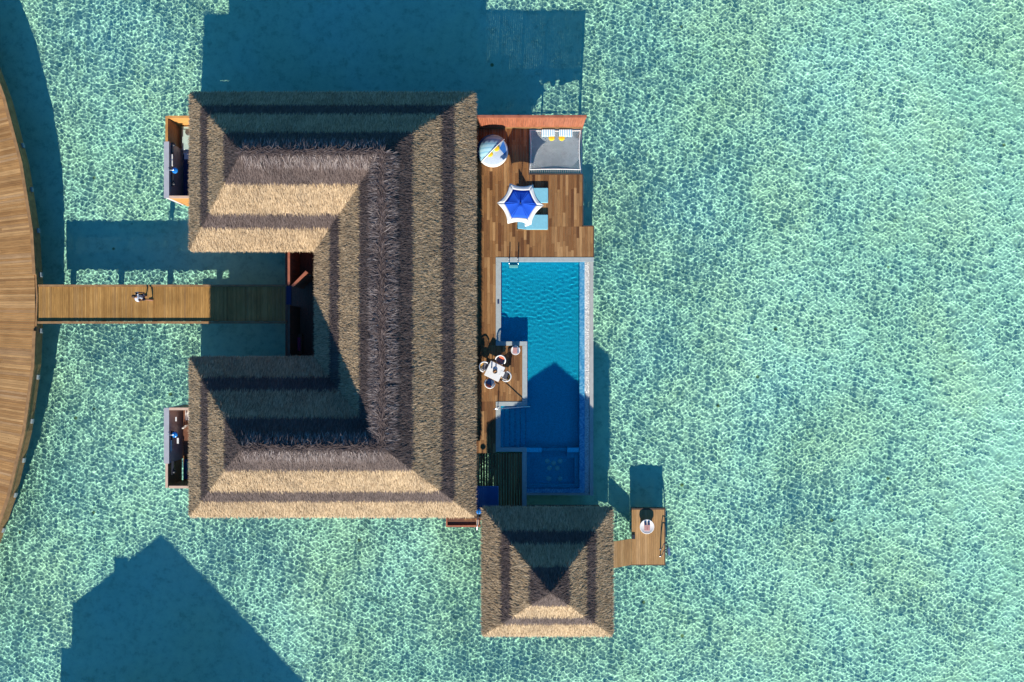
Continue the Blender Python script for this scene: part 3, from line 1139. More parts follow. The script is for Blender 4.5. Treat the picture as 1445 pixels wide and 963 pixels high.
    b.box(X(800.5), X(811.4), Y(638.7), Y(647.5), FL, WL - .34)
    receiver(b.build('spa_bench', M['poolwall'], root))
    for px, py in ((772, 650), (781, 653), (790, 650), (775, 660), (786, 660), (774, 675), (790, 675)):
        p = P(px, py, FL)
        jets = MB().lathe(p.x, p.y, [(0.16, FL + .01), (.13, FL + .04), (0.0, FL + .045)], 14)
        receiver(jets.build('spa_jet', M['white'], root))
    # supports
    piles(root, [XY(px, py) for px, py in ((710, 400), (825, 400), (825, 520), (825, 640), (760, 520), (760, 640), (750, 690))], FL - .19, .16)
    # water: one rippled sheet cut to the basin
    st = .034
    xs = np.arange(X(706.4), X(819.5) + st, st)
    ys = np.arange(Y(690.3), Y(369.5) + st, st)
    Xg, Yg = np.meshgrid(xs, ys)
    Z = waves(Xg, Yg, 21, 22, .17, .40, .40, (PI / 2 - .10, .34)) + waves(Xg, Yg, 22, 14, .15, .32, .17)
    Z *= (.75 + .45 * np.sin(Yg * .9 + .6 * np.sin(Xg)))
    ny, nx = Xg.shape
    xc, yc = (Xg[:-1, :-1] + st / 2), (Yg[:-1, :-1] + st / 2)
    keep = np.ones_like(xc, bool)
    keep &= ~((xc < X(743.2)) & (yc < Y(482.6)) & (yc > Y(572.4)))
    keep &= ~((xc < X(742.7)) & (yc < Y(632.3)))
    keep &= ~((xc < X(764.2)) & (yc < Y(632.7)) & (yc > Y(638.3)))
    keep &= ~((xc > X(800.8)) & (xc < X(817.0)) & (yc < Y(632.7)) & (yc > Y(638.3)))
    keep &= ~((xc > X(817.9)))
    idx = np.arange(nx * ny).reshape(ny, nx)
    f = np.stack([idx[:-1, :-1], idx[:-1, 1:], idx[1:, 1:], idx[1:, :-1]], -1)[keep]
    used = np.unique(f)
    remap = np.full(nx * ny, -1)
    remap[used] = np.arange(len(used))
    v = np.stack([Xg, Yg, WL + Z], -1).reshape(-1, 3)[used]
    wo = np_mesh('water', v, remap[f], [M['poolwater']], None, root, smooth=True)
    wo.cycles.is_caustics_caster = True
    # skimmer lid set in the coping
    q = P(703.2, 426, DECK + .03)
    t = tag(MB().rbox(0, 0, 0, .12, .27, .02, .02).build('skimmer_lid', M['navy']), 'small dark blue lid set in the pale pool coping', 'skimmer lid')
    t.location = (q.x, q.y, DECK + .023)


build_pool()


def build_pool_ladder():
    z = DECK + .022
    a, b = P(718.6, 366.5, z), P(731, 366.5, z)
    root = thing('pool_ladder', 'steel pool ladder with two curved handrails at the north end of the pool', 'pool ladder', ((a.x + b.x) / 2, a.y, z))
    for q in (a, b):
        pts = [(q.x, q.y + .05, z)]
        for k in range(9):
            t = PI * k / 8
            pts.append((q.x, q.y - .17 + .22 * math.cos(t), z + .42 + .16 * math.sin(t)))
        pts.append((q.x, q.y - .39, z - .80))
        MB().tube(pts, .024, n=10).build('handrail', M['steel'], root)
        MB().lathe(q.x, q.y + .05, [(.06, z), (.06, z + .02), (.03, z + .03)], 14).build('flange', M['white'], root)
    for dz in (.16, .44, .70):
        receiver(MB().rbox((a.x + b.x) / 2, a.y - .40, z - dz, (b - a).x, .14, .035, .02).build('step', M['white'], root))


build_pool_ladder()


def build_handrail():
    z = DECK + .022
    p0 = P(703, 575.5, z)
    e = P(749, 574.0, z)
    root = thing('pool_handrail', 'thin steel handrail sloping down over the submerged pool steps', 'handrail', (p0.x, p0.y, z))
    top = z + .86
    w = P(696, 577.5, top)
    pts = [(p0.x - .02, p0.y, z), (p0.x - .02, p0.y, top - .12), (w.x + .05, w.y, top - .06), (w.x, w.y, top), (w.x + .12, w.y + .01, top + .03), (p0.x + .25, p0.y + .02, top - .02), (e.x - .5, e.y, z + .24), (e.x - .08, e.y, z + .06), (e.x, e.y, z - .06), (e.x, e.y, z - .88)]
    MB().tube(pts, .026, n=10).build('rail', M['steel'], root)
    MB().lathe(p0.x - .02, p0.y, [(.07, z), (.07, z + .02), (.03, z + .03)], 14).build('flange', M['white'], root)


build_handrail()


# ------------------------------------------------------------------ things on the deck
def build_daybed():
    c = P(695.2, 213, DECK + .4)
    root = thing('round_daybed', 'round daybed with a pleated blue folding canopy beside the thatched eave', 'daybed', (c.x, c.y, DECK))
    r = .96
    b = MB().lathe(0, 0, [(0, .06), (r - .06, .06), (r, .10), (r, .32), (r - .03, .345), (0, .345)], 40)
    b.build('base', M['white'], root, local=True)
    m = MB().lathe(0, 0, [(r - .07, .346), (r - .045, .38), (r - .045, .44), (r - .09, .475), (0, .49)], 40)
    m.build('mattress', M['lilac'], root, local=True)
    # darker blue wedge painting the shadow patch on the mattress
    wd = MB()
    n = 12
    pts = [(0, 0, .494)] + [((r - .12) * math.cos(R(-22 + 62 * k / n)), (r - .12) * math.sin(R(-22 + 62 * k / n)), .486) for k in range(n + 1)]
    pts[0] = (.42, .12, .494)
    wd.add(pts, [(0, k, k + 1) for k in range(1, n + 1)])
    lower = [(x, y, z - .03) for x, y, z in pts]
    wd.add(pts + lower, [(k, k + len(pts), k + 1 + len(pts), k + 1) for k in range(1, n + 1)])
    wd.build('shadow_wedge', M['midblue_and_shade'], root, local=True)
    # canopy: quarter dome of pleated gores opening to the south-east
    can = MB()
    A0 = 135.0                                        # centre of the shaded side (north-west)
    ribs, steps = 14, 12
    for i in range(ribs + 1):
        t = i / ribs
        el = R(4 + 96 * t)                            # gores rise from the rim over the bed
        pl = 1.0 if i % 2 == 0 else .955
        for k in range(steps + 1):
            s = R(180 * k / steps)
            x, y = math.cos(s), math.sin(s) * math.cos(el)
            zz = math.sin(s) * math.sin(el)
            rr = (r + .03) * pl
            a = R(A0 - 90)
            lx, ly = x * rr, y * rr
            can.v.append((lx * math.cos(a) - ly * math.sin(a), lx * math.sin(a) + ly * math.cos(a), .36 + zz * 1.0 * pl))
    for i in range(ribs):
        for k in range(steps):
            q = i * (steps + 1) + k
            can.f.append((q, q + 1, q + steps + 2, q + steps + 1))
            can.m.append(1 if i < 5 else 0)  # north-west gores darker blue, standing in for shade
            can.sm.append(True)
    o = can.build('canopy', [M['canopystripe'], M['midblue_and_shade']], root, local=True)
    md = o.modifiers.new('thick', 'SOLIDIFY')
    md.thickness = .015
    ed = MB()
    pts = []
    for k in range(25):
        s = R(180 * k / 24)
        el = R(100)
        x, y, zz = math.cos(s), math.sin(s) * math.cos(el), math.sin(s) * math.sin(el)
        a = R(A0 - 90)
        pts.append(((x * math.cos(a) - y * math.sin(a)) * (r + .04), (x * math.sin(a) + y * math.cos(a)) * (r + .04), .36 + zz * 1.01))
    ed.tube(pts, .03, n=8)
    ed.build('canopy_hoop', M['white'], o, local=True)
    for (px, py), lb in (((691.2, 217), 'round yellow cushion on the daybed nearer its lower left rim'), ((700.3, 209), 'round yellow cushion at the centre of the daybed under the canopy edge')):
        q = P(px, py, DECK + .6)
        cushion(q.x, q.y, DECK + .492, .20, lb, 'round yellow cushions on the daybed')
    q = P(697.5, 212.5, DECK + .6)
    t = tag(MB().rbox(0, 0, 0, .34, .5, .10, .045).build('throw_pillow', plain('pale green cotton', (.45, .60, .42), .9)), 'pale green pillow between the yellow cushions on the daybed', 'pillow')
    t.location = (q.x - .05, q.y + .14, DECK + .492)
    t.rotation_euler = (0, 0, R(-45))


def cushion(x, y, z, r, label, group):
    m = MB().lathe(0, 0, [(0, 0), (r * .75, 0), (r * .95, r * .14), (r, r * .3), (r * .93, r * .46), (r * .7, r * .60), (r * .3, r * .66), (0, r * .60)], 24)
    o = m.build('round_cushion', M['yellow'])
    o.location = (x, y, z)
    tag(o, label, 'cushion', group)
    MB().lathe(0, 0, [(0.03, r * .60), (.03, r * .66), (0, r * .68)], 10).build('button', M['ochre'], o, local=True)
    return o


build_daybed()


def build_net():
    # corners of the slung net
    z = DECK - .02
    x0, x1, y0, y1 = rect(747.6, 819, 184.5, 239.5, z)
    root = thing('hammock_net', 'large grey catamaran net slung over the water beside the deck', 'hammock net', ((x0 + x1) / 2, (y0 + y1) / 2, z))
    W, H = x1 - x0, y1 - y0

    def pos(u, v):
        """u,v in 0..1; sides pulled in, belly sags"""
        b = 4 * u * (1 - u) * 4 * v * (1 - v)
        xx = x0 + W * u - (.07 * (u - .5) * 2) * (4 * v * (1 - v))
        yy = y0 + H * v + .03 * (.5 - v) * 2 * (4 * u * (1 - u))
        return Vector((xx, yy, z - .22 * b))
    mb = MB()
    n = 25
    wdt = .0058
    for diag in (1, -1):
        for i in range(-n, n + 1):
            pts = []
            for k in range(25):
                t = k / 24
                u = t
                v = i / n * 1.0 + diag * t * (W / H)
                v = v if diag == 1 else v + 1.0
                if -.02 <= v <= 1.02:
                    pts.append(pos(u, min(1, max(0, v))))
            if len(pts) < 2:
                continue
            vs_, fs_ = [], []
            for j, p in enumerate(pts):
                d = (pts[min(j + 1, len(pts) - 1)] - pts[max(j - 1, 0)])
                d.z = 0
                if d.length < 1e-5:
                    d = Vector((1, 0, 0))
                d.normalize()
                sd = Vector((-d.y, d.x, 0)) * wdt
                up = Vector((0, 0, .002))
                vs_ += [p - sd, p + up, p + sd]
            for j in range(len(pts) - 1):
                fs_ += [(j * 3, j * 3 + 1, j * 3 + 4, j * 3 + 3), (j * 3 + 1, j * 3 + 2, j * 3 + 5, j * 3 + 4)]
            mb.add(vs_, fs_)
    mb.build('netting', M['net'], root)
    for side in range(4):
        pts = []
        for k in range(21):
            t = k / 20
            u, v = ((t, 0), (t, 1), (0, t), (1, t))[side]
            pts.append(pos(u, v))
        MB().tube(pts, .032, n=8).build('border_rope', M['rope'], root)
    # lashings to the frame
    ls = MB()
    for side in range(3):
        m_ = (24, 24, 20)[side]
        for k in range(m_ + 1):
            t = k / m_
            if side == 0:
                a, b = pos(t, 0), Vector((x0 + W * t, P(0, 245.5, DECK).y, DECK - .05))
            elif side == 1:
                a, b = pos(t, 1), Vector((x0 + W * t, P(0, 181.6, DECK).y, DECK - .05))
            else:
                a, b = pos(0, t), Vector((P(747, 0, DECK).x, y0 + H * t, DECK - .05))
            ls.tube([a, (a + b) / 2, b], .009, n=5)
    ls.build('lashing', M['rope'], root)
    # seaward pole the net is tied to
    xp = P(820.6, 0, DECK).x
    yA, yB = P(0, 182, DECK).y, P(0, 247, DECK).y
    MB().tube([(xp, yA, DECK - .06), (xp, (yA + yB) / 2, DECK - .06), (xp, yB, DECK - .06)], .035, n=10).build('edge_pole', M['steel'], root)
    # striped back rests + yellow cushions lying on the net
    for px, lb in ((773.5, 'blue and white striped back pillow on the net nearer the villa'), (798, 'blue and white striped back pillow on the net nearer the open sea')):
        q = P(px, 187.8, DECK)
        m = MB().rbox(0, 0, 0, .86, .44, .17, .07)
        o = m.build('striped_pillow', M['bluestripe'])
        o.location = (q.x, q.y, DECK - .055)
        o.rotation_euler = (R(9), 0, 0)
        tag(o, lb, 'pillow', 'striped pillows on the net')
    for px, lb in ((778.4, 'round yellow cushion on the net in front of the left striped pillow'), (792.6, 'round yellow cushion on the net in front of the right striped pillow')):
        q = P(px, 194.5, DECK)
        cushion(q.x, q.y, DECK - .075, .20, lb, 'round yellow cushions on the net')


build_net()


def build_parasol():
    zr = DECK + 2.10
    zt = DECK + 2.46
    c = P(734.4, 287.5, zr + .2)
    root = thing('parasol', 'open six sided royal blue parasol with a white border above the loungers', 'parasol', (c.x, c.y, DECK))
    Rt = 1.39
    rot = R(-3)
    seg = 8
    canw, canb, skirt = MB(), MB(), MB()

    def rim(ang_i, u, frac):
        """point on panel ang_i at across-parameter u, radial fraction frac"""
        a0, a1 = rot + R(60 * ang_i), rot + R(60 * (ang_i + 1))
        p0, p1 = Vector((math.cos(a0), math.sin(a0), 0)), Vector((math.cos(a1), math.sin(a1), 0))
        e = p0.lerp(p1, u)
        hollow = 1 - .13 * 4 * u * (1 - u) * frac ** 3
        e = e * hollow * Rt * frac
        h = zt - (zt - zr) * frac + .03 * 4 * u * (1 - u) * math.sin(PI * frac) * -1
        return (e.x, e.y, h - DECK)
    fr = [.03, .2, .4, .55, .70]
    fw = [.70, .8, .9, 1.0]
    for i in range(6):
        for fl_, mb in ((fr, canb), (fw, canw)):
            vs_ = [rim(i, u / seg, f) for f in fl_ for u in range(seg + 1)]
            fs_ = [(j * (seg + 1) + u, j * (seg + 1) + u + 1, (j + 1) * (seg + 1) + u + 1, (j + 1) * (seg + 1) + u) for j in range(len(fl_) - 1) for u in range(seg)]
            mb.add(vs_, fs_, 0, True)
    o = canb.build('canopy', M['bluecloth'], root, local=True)
    o2 = canw.build('canopy_border', M['whitecloth'], root, local=True)
    for q in (o, o2):
        md = q.modifiers.new('thick', 'SOLIDIFY')
        md.thickness = .012
        md.offset = -1
    for i in range(6):
        pts = [rim(i, 0, f) for f in (.05, .4, .7, 1.0)]
        MB().tube([(x, y, z - .035) for x, y, z in pts], .011, n=6).build('rib', M['white'], root, local=True)
    MB().tube([(0, 0, 0), (0, 0, zt - DECK + .02)], .028, n=12).build('pole', M['white'], root, local=True)
    MB().lathe(0, 0, [(.05, zt - DECK - .02), (.045, zt - DECK + .04), (.02, zt - DECK + .10), (0, zt - DECK + .11)], 12).build('finial', M['navy'], root, local=True)
    MB().lathe(0, 0, [(0, 0), (.26, 0), (.26, .05), (.05, .08), (.04, .3), (0.03, .3)], 24).build('base_plate', M['outer'], root, local=True)


build_parasol()


def make_lounger(label):
    root = thing('sun_lounger', label, 'sun lounger', (0, 0, 0), 0, 'sun loungers under the parasol')
    f = MB()
    for sy in (-1, 1):
        f.box(-1.0, 1.0, sy * .46 - .03, sy * .46 + .03, .08, .15)
    for x in (-.97, 0, .97):
        f.box(x - .03, x + .03, -.43, .43, .085, .145)
    f.build('frame', M['beam'], root, local=True)
    for sx in (-1, 1):
        for sy in (-1, 1):
            MB().box(sx * .92 - .03, sx * .92 + .03, sy * .46 - .028, sy * .46 + .028, 0, .079).build('leg', M['beam'], root, local=True)
    MB().rbox(.30, 0, .151, 1.38, .93, .11, .05).build('mattress', M['paleblue'], root, local=True)
    # raised back rest
    b = MB().rbox(.33, 0, 0, .68, .93, .11, .05)
    t = R(40)
    b.v = [(-.39 - (x * math.cos(t)) + z * math.sin(t) * 0, y, .16 + x * math.sin(t) + z * math.cos(t)) for x, y, z in b.v]
    b.build('backrest', M['paleblue'], root, local=True)
    MB().tube([(-.82, -.3, .12), (-.72, -.3, .45)], .015, n=6).tube([(-.82, .3, .12), (-.72, .3, .45)], .015, n=6).build('prop', M['steel'], root, local=True)
    return root


l1 = make_lounger('pale blue sun lounger half hidden beneath the far side of the parasol')
q = P(751, 275.7, DECK + .25)
l1.location = (q.x, q.y, DECK)
l2 = copy_tree(l1)
l2['label'] = 'pale blue sun lounger nearer the pool with a white towel at its head'
q = P(750.8, 313.5, DECK + .25)
l2.location = (q.x, q.y, DECK)
q = P(742.5, 315.5, DECK + .30)
tw = MB()
rg = random.Random(4)
nn = 9
for j in range(nn + 1):
    for i in range(nn + 1):
        u, v = i / nn - .5, j / nn - .5
        d = max(abs(u), abs(v)) * 2
        tw.v.append((u * .34 + rg.uniform(-.012, .012), v * .36 + rg.uniform(-.012, .012), .012 + .06 * (1 - d * d) * rg.uniform(.5, 1.2)))
for j in range(nn):
    for i in range(nn):
        tw.f.append((j * (nn + 1) + i, j * (nn + 1) + i + 1, (j + 1) * (nn + 1) + i + 1, (j + 1) * (nn + 1) + i))
        tw.m.append(1 if (i, j) in ((5, 6), (6, 6), (3, 2)) else 0)
        tw.sm.append(True)
t = tag(tw.build('crumpled_towel', [M['whitecloth'], M['navy']]), 'crumpled white towel lying on the lounger nearer the pool', 'towel')
t.location = (q.x, q.y, DECK + .262)
t.rotation_euler = (0, 0, .3)


# ------------------------------------------------------------------ dining set
TA = R(-26)
tc_ = P(698, 524.2, DECK + .75)


def build_table():
    root = thing('dining_table', 'square white dining table set at an angle on the pool peninsula', 'table', (tc_.x, tc_.y, DECK), TA)
    MB().rbox(0, 0, .715, .98, .98, .035, .03).build('tabletop', M['white'], root, local=True)
    for sx in (-1, 1):
        for sy in (-1, 1):
            MB().tube([(sx * .40, sy * .40, 0), (sx * .38, sy * .38, .715)], .026, n=10).build('leg', M['white'], root, local=True)
    MB().box(-.38, .38, -.02, .02, .66, .714).box(-.02, .02, -.38, -.021, .66, .712).box(-.02, .02, .021, .38, .66, .712).build('apron', M['white'], root, local=True)

    def on_table(px, py):
        return P(px, py, DECK + .78)
    for (px, py), lb in (((693.8, 517.6), 'blue bottle with yellow base on the table at the left'), ((699.8, 516.2), 'blue bottle with yellow base on the table at the right')):
        q = on_table(px, py)
        o = thing('bottle', lb, 'bottle', (q.x, q.y - .08, DECK + .7505), 0, 'bottles on the dining table')
        MB().lathe(0, 0, [(0, 0), (.038, 0), (.040, .05)], 14).build('base_band', M['yellow'], o, local=True)
        MB().lathe(0, 0, [(.040, .05), (.040, .17), (.017, .22), (.016, .29), (0, .29)], 14).build('body', M['midblue_and_shade'], o, local=True)
        MB().lathe(0, 0, [(.019, .288), (.019, .315), (0, .317)], 10).build('cap', M['navy'], o, local=True)
    q = on_table(698.6, 524.3)
    o = thing('bread_bowl', 'small dark bowl of bread in the middle of the white table', 'bowl', (q.x, q.y, DECK + .7505))
    MB().lathe(0, 0, [(0, 0), (.07, 0), (.13, .05), (.145, .085), (.13, .08), (.06, .03), (0, .03)], 20).build('bowl', M['blacksteel'], o, local=True)
    MB().rbox(.03, .02, .035, .12, .09, .075, .035).rbox(-.05, -.03, .035, .11, .08, .06, .03).build('bread', M['terracotta'], o, local=True)
    q = on_table(711.5, 527.6)
    t = tag(MB().rbox(0, 0, 0, .26, .30, .008, .01).build('napkin', M['whitecloth']), 'white napkin at the right corner of the dining table', 'napkin')
    t.location = (q.x - .13, q.y, DECK + .752)
    t.rotation_euler = (0, 0, TA)


build_table()


def make_chair(label, seatm, pillowm, rz, px, py, pillow_pat=None):
    q = P(px, py, DECK + .5)
    root = thing('dining_chair', label, 'chair', (q.x, q.y, DECK), rz, 'dining chairs around the white table')
    # faces +x (towards the table)
    MB().rbox(0, 0, .40, .50, .50, .05, .16).build('seat', M['white'], root, local=True)
    MB().rbox(.02, 0, .452, .43, .42, .07, .12).build('seat_cushion', seatm, root, local=True)
    rim_ = MB()
    pts = []
    for k in range(17):
        a = R(75 + 210 * k / 16)
        hh = .86 - .20 * max(0, math.cos(a) * .9 + .45)
        pts.append((.30 * math.cos(a) * (1.0), .31 * math.sin(a), hh))
    rim_.tube(pts, .038, n=8)
    # front posts down
    for p in (pts[0], pts[-1]):
        rim_.tube([p, (p[0] + .03, p[1], .44)], .022, n=8)
    rim_.build('back_frame', M['white'], root, local=True)
    cords = MB()
    for k in range(29):
        a = R(80 + 200 * k / 28)
        hh = .86 - .20 * max(0, math.cos(a) * .9 + .45)
        cords.tube([(.27 * math.cos(a) * .95, .26 * math.sin(a), .43), (.30 * math.cos(a), .31 * math.sin(a), hh)], .0085, n=5, cap=False)
    cords.build('backrest', M['rope'], root, local=True)
    p = MB().rbox(0, 0, 0, .14, .38, .28, .06)
    tl = R(-22)
    p.v = [(-.17 + x * math.cos(tl) + z * math.sin(tl), y, .52 - x * math.sin(tl) + z * math.cos(tl)) for x, y, z in p.v]
    p.build('pillow', pillowm, root, local=True)
    for sx in (-1, 1):
        for sy in (-1, 1):
            MB().tube([(sx * .22, sy * .22, 0), (sx * .17, sy * .18, .41)], [.014, .020], n=8).build('leg', M['white'], root, local=True)
    return root


make_chair('white rope back dining chair with slate seat and coral pillow nearest the pool corner', M['slate'], M['coral'], R(-26 - 90), 706.3, 508.5)
make_chair('white rope back dining chair with ochre printed pillow nearest the villa eave', M['slate'], M['ochre'], R(-26), 683.6, 517.6)
make_chair('white rope back dining chair with ochre printed pillow on the peninsula side', M['slate'], M['ochre'], R(-26 + 180), 714.2, 531.0)
make_chair('white rope back dining chair with blue seat and red pillow facing away from the pool', M['denim'], M['coral'], R(-26 + 90), 691.3, 540.6)


def round_table(px, py, z, rr, h, label, group):
    q = P(px, py, z + h)
    root = thing('round_side_table', label, 'side table', (q.x, q.y, z), 0, group)
    MB().lathe(0, 0, [(0, h - .03), (rr - .02, h - .03), (rr, h - .015), (rr, h + .012), (rr - .03, h + .012), (rr - .045, h), (0, h)], 40).build('tabletop', M['white'], root, local=True)
    MB().lathe(0, 0, [(0, 0), (rr * .72, 0), (rr * .78, .02), (rr * .86, h - .031)], 32).build('drum', M['rope'], root, local=True)
    return q


q = round_table(727.5, 494.6, DECK, .29, .46, 'small round white side table at the pool peninsula corner', 'round white side tables')
t = tag(MB().rbox(0, 0, 0, .26, .36, .06, .025).build('folded_towel', M['pink']), 'folded pink towel on the small side table by the pool', 'towel')
t.location = (q.x - .03, q.y, DECK + .463)
t = tag(MB().rbox(0, 0, 0, .08, .34, .05, .02).build('rolled_towel', M['denim']), 'narrow blue rolled towel beside the pink one on the small side table', 'towel')
t.location = (q.x + .155, q.y, DECK + .463)
q = round_table(913, 743.5, PIER, .46, .36, 'large round white side table on the low swimming platform', 'round white side tables')
for dx, lb in ((-.095, 'left folded pink towel on the platform side table'), (.095, 'right folded pink towel on the platform side table')):
    t = tag(MB().rbox(0, 0, 0, .17, .50, .07, .03).build('folded_towel', M['pink']), lb, 'towel', 'pink towels on the platform table')
    t.location = (q.x + dx, q.y + .01, PIER + .363)
    t.rotation_euler = (0, 0, dx * -.5)
    MB().rbox(0, .17, .071, .15, .12, .02, .01).build('ribbon', M['navy'], t, local=True)


# blue daybed in the shade by the slatted deck
def build_shade_daybed():
    q = P(684, 702, DECK + .4)
    x0, x1 = P(655, 0, DECK + .4).x, P(703.5, 0, DECK + .4).x
    y0, y1 = P(0, 722, DECK + .4).y, P(0, 686.5, DECK + .4).y
    root = thing('shaded_daybed', 'low square daybed with a deep blue mattress in the shade of the pavilion', 'daybed', ((x0 + x1) / 2, (y0 + y1) / 2, DECK))
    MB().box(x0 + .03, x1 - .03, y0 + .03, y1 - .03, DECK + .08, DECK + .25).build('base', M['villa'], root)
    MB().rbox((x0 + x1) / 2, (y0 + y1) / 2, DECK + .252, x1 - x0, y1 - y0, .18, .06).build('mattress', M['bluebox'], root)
    for sx in (x0 + .1, x1 - .1):
        for sy in (y0 + .1, y1 - .1):
            MB().box(sx - .04, sx + .04, sy - .04, sy + .04, DECK + .001, DECK + .079).build('leg', M['villa'], root)


build_shade_daybed()


# ------------------------------------------------------------------ outdoor showers
def shower(label, disc, wall_x, z, r, parent_z, post=None):
    root = thing('outdoor_shower', label, 'shower', (disc.x, disc.y, parent_z), 0, 'outdoor rain showers')
    MB().lathe(disc.x, disc.y, [(0, z - .025), (r * .95, z - .025), (r, z - .01), (r * .96, z + .008), (.05, z + .02), (0, z + .02)], 28).build('shower_head', M['showerdisc'], root)
    if post is None:
        MB().tube([(wall_x, disc.y, z + .08), (disc.x - .04, disc.y, z + .08), (disc.x, disc.y, z + .06), (disc.x, disc.y, z + .02)], .016, n=8).build('arm', M['steel'], root)
    else:
        MB().tube([(post.x, post.y, parent_z), (post.x, post.y, z - .05), (post.x, post.y + .05, z + .07), (disc.x, disc.y - .03, z + .10), (disc.x, disc.y, z + .02)], .02, n=8).build('arm', M['steel'], root)
    return root


def build_bath(n_px, s_px, north, label):
    """walled open-air bathroom on the west side: n_px..s_px are photo rows of its wall tops"""
    zt, zf = DECK + 1.95, DECK + .05
    xo = P(231.2, 0, zt).x
    xi = P(300, 0, zt).x
    yn, ys = P(0, n_px, zt).y, P(0, s_px, zt).y
    root = thing('outdoor_bathroom', label, 'outdoor bathroom', (xo + 1, (yn + ys) / 2, DECK), 0, 'open air bathrooms on the west side')
    g0 = P(0, 200, zt).y if north else yn              # grey wall part
    g1 = ys if north else P(0, 654.5, zt).y
    # grey rendered wall with wide cap
    w = MB().box(xo + .06, xo + .26, g0, g1, zf - .35, zt - .06).build('wall', M['greywall'], root)
    MB().box(xo, xo + .31, g0, g1, zt - .06, zt).build('capping', M['cap'], w)
    # slatted timber part of the west wall
    a, b = (yn, g0) if north else (g1, ys)
    sl_ = MB()
    for k in range(12):
        z0 = zf + .02 + k * (zt - zf - .06) / 12
        sl_.box(xo + .14, xo + .19, a - .004, b + .004, z0, z0 + .125)
    s_ = sl_.build('slatted_wall', M['brownwall'] if not north else M['brownwall'], root)
    MB().box(xo + .09, xo + .24, a - .004, b + .004, zt - .04, zt + .002).build('capping', M['orange'] if north else M['pinkcap'], s_)
    # end walls
    e = MB().box(xo + .25, xi, yn - .10, yn, zf - .3, zt - .05).build('end_wall', M['orange'] if north else M['brownwall'], root)
    MB().box(xo + .242 if north else xo + .312, xi, yn - .13, yn + .02, zt - .05, zt + .004).build('capping', M['orange'] if north else M['pinkcap'], e)
    # south wall with a raking foot
    e2 = MB()
    xk = P(257, 0, DECK).x
    yb = ys
    prof = [(xo + .27, zt - .5), (xk, zf - .75), (xi, zf - .75), (xi, zt - .05), (xo + .27, zt - .05)]
    vs_ = [(x, yb, z) for x, z in prof] + [(x, yb + .10, z) for x, z in prof]
    n = len(prof)
    e2.add(vs_, [tuple(range(n)), tuple(range(2 * n - 1, n - 1, -1))] + [(i, n + i, n + (i + 1) % n, (i + 1) % n) for i in range(n)])
    eo = e2.build('end_wall', M['orange'] if north else M['brownwall'], root)
    MB().box(xo + .312, xi, yb - .02, yb + .13, zt - .05, zt + .004).build('capping', M['pinkcap'], eo)
    # floor with an open glazed bay looking down on the sea
    x0f, x1f = xo + .26, xi
    gy0, gy1 = (P(0, 214, zf).y, P(0, 180, zf).y) if north else (P(0, 676, zf).y, P(0, 648, zf).y)
    gx0 = P(260.5, 0, zf).x
    fl = MB()
    def f_(x0, x1, y0, y1):
        boards(fl, (x0, x1, y0, y1), .14, 9, zf - .16, zf, seed=int(abs(y0) * 10), axis='x')
    f_(x0f, gx0, ys + .1, yn - .1)
    f_(gx0, x1f, ys + .1, gy0)
    f_(gx0, x1f, gy1, yn - .1)
    fl.build('floor', M['brownwall'] if north else M['deck'], root)
    fr = MB()
    fr.box(gx0, gx0 + .16, gy0, gy1, zf - .2, zf + .04)
    fr.box(gx0 + .16, x1f, gy0, gy0 + .14, zf - .2, zf + .04)
    fr.box(gx0 + .16, x1f, gy1 - .14, gy1, zf - .2, zf + .04)
    fr.build('bay_frame', M['bluebox'] if not north else M['greywall'], root)
    for x in (gx0 + .42, gx0 + .72):
        MB().box(x - .02, x + .02, gy0 + .15, gy1 - .15, zf - .1, zf - .05).build('glazing_bar', M['white'], root)
    # counter against the villa with towels
    cy0, cy1 = (ys + .25, gy0 - .25) if north else (gy1 + .3, yn - .25)
    cx = P(259, 0, zf + .6).x
    ct = MB().box(cx, cx + .7, cy0, cy1, zf + .002, zf + .62).build('counter', M['navy'] if north else M['villa'], root)
    for k, dy in ((0, .9), (1, -.9)):
        yy = (yn + ys) / 2 - .35 + dy * (1.3 if north else 1.25)
        MB().lathe(xo + .44, yy, [(0, zf + 1.50), (.09, zf + 1.50), (.09, zf + 1.62), (0, zf + 1.63)], 14).build('wall_lamp', M['blacksteel'], root)
    for yy in ((yn + ys) / 2 - 1.25, (yn + ys) / 2 + .55):
        MB().box(xo + .265, xo + .42, yy - .42, yy + .42, zf + 1.52, zf + 1.55).build('shelf', M['blacksteel'], root)
    piles(root, [(xo + .45, ys + .4), (xo + .45, yn - .5)], DECK - .1, .13)
    MB().box(xo + .3, x1f, ys + .3, ys + .5, DECK - .42, DECK - .115).box(xo + .3, x1f, yn - .6, yn - .4, DECK - .42, DECK - .115).build('bearer', M['darkbeam'], root)
    return root, zt, zf, xo


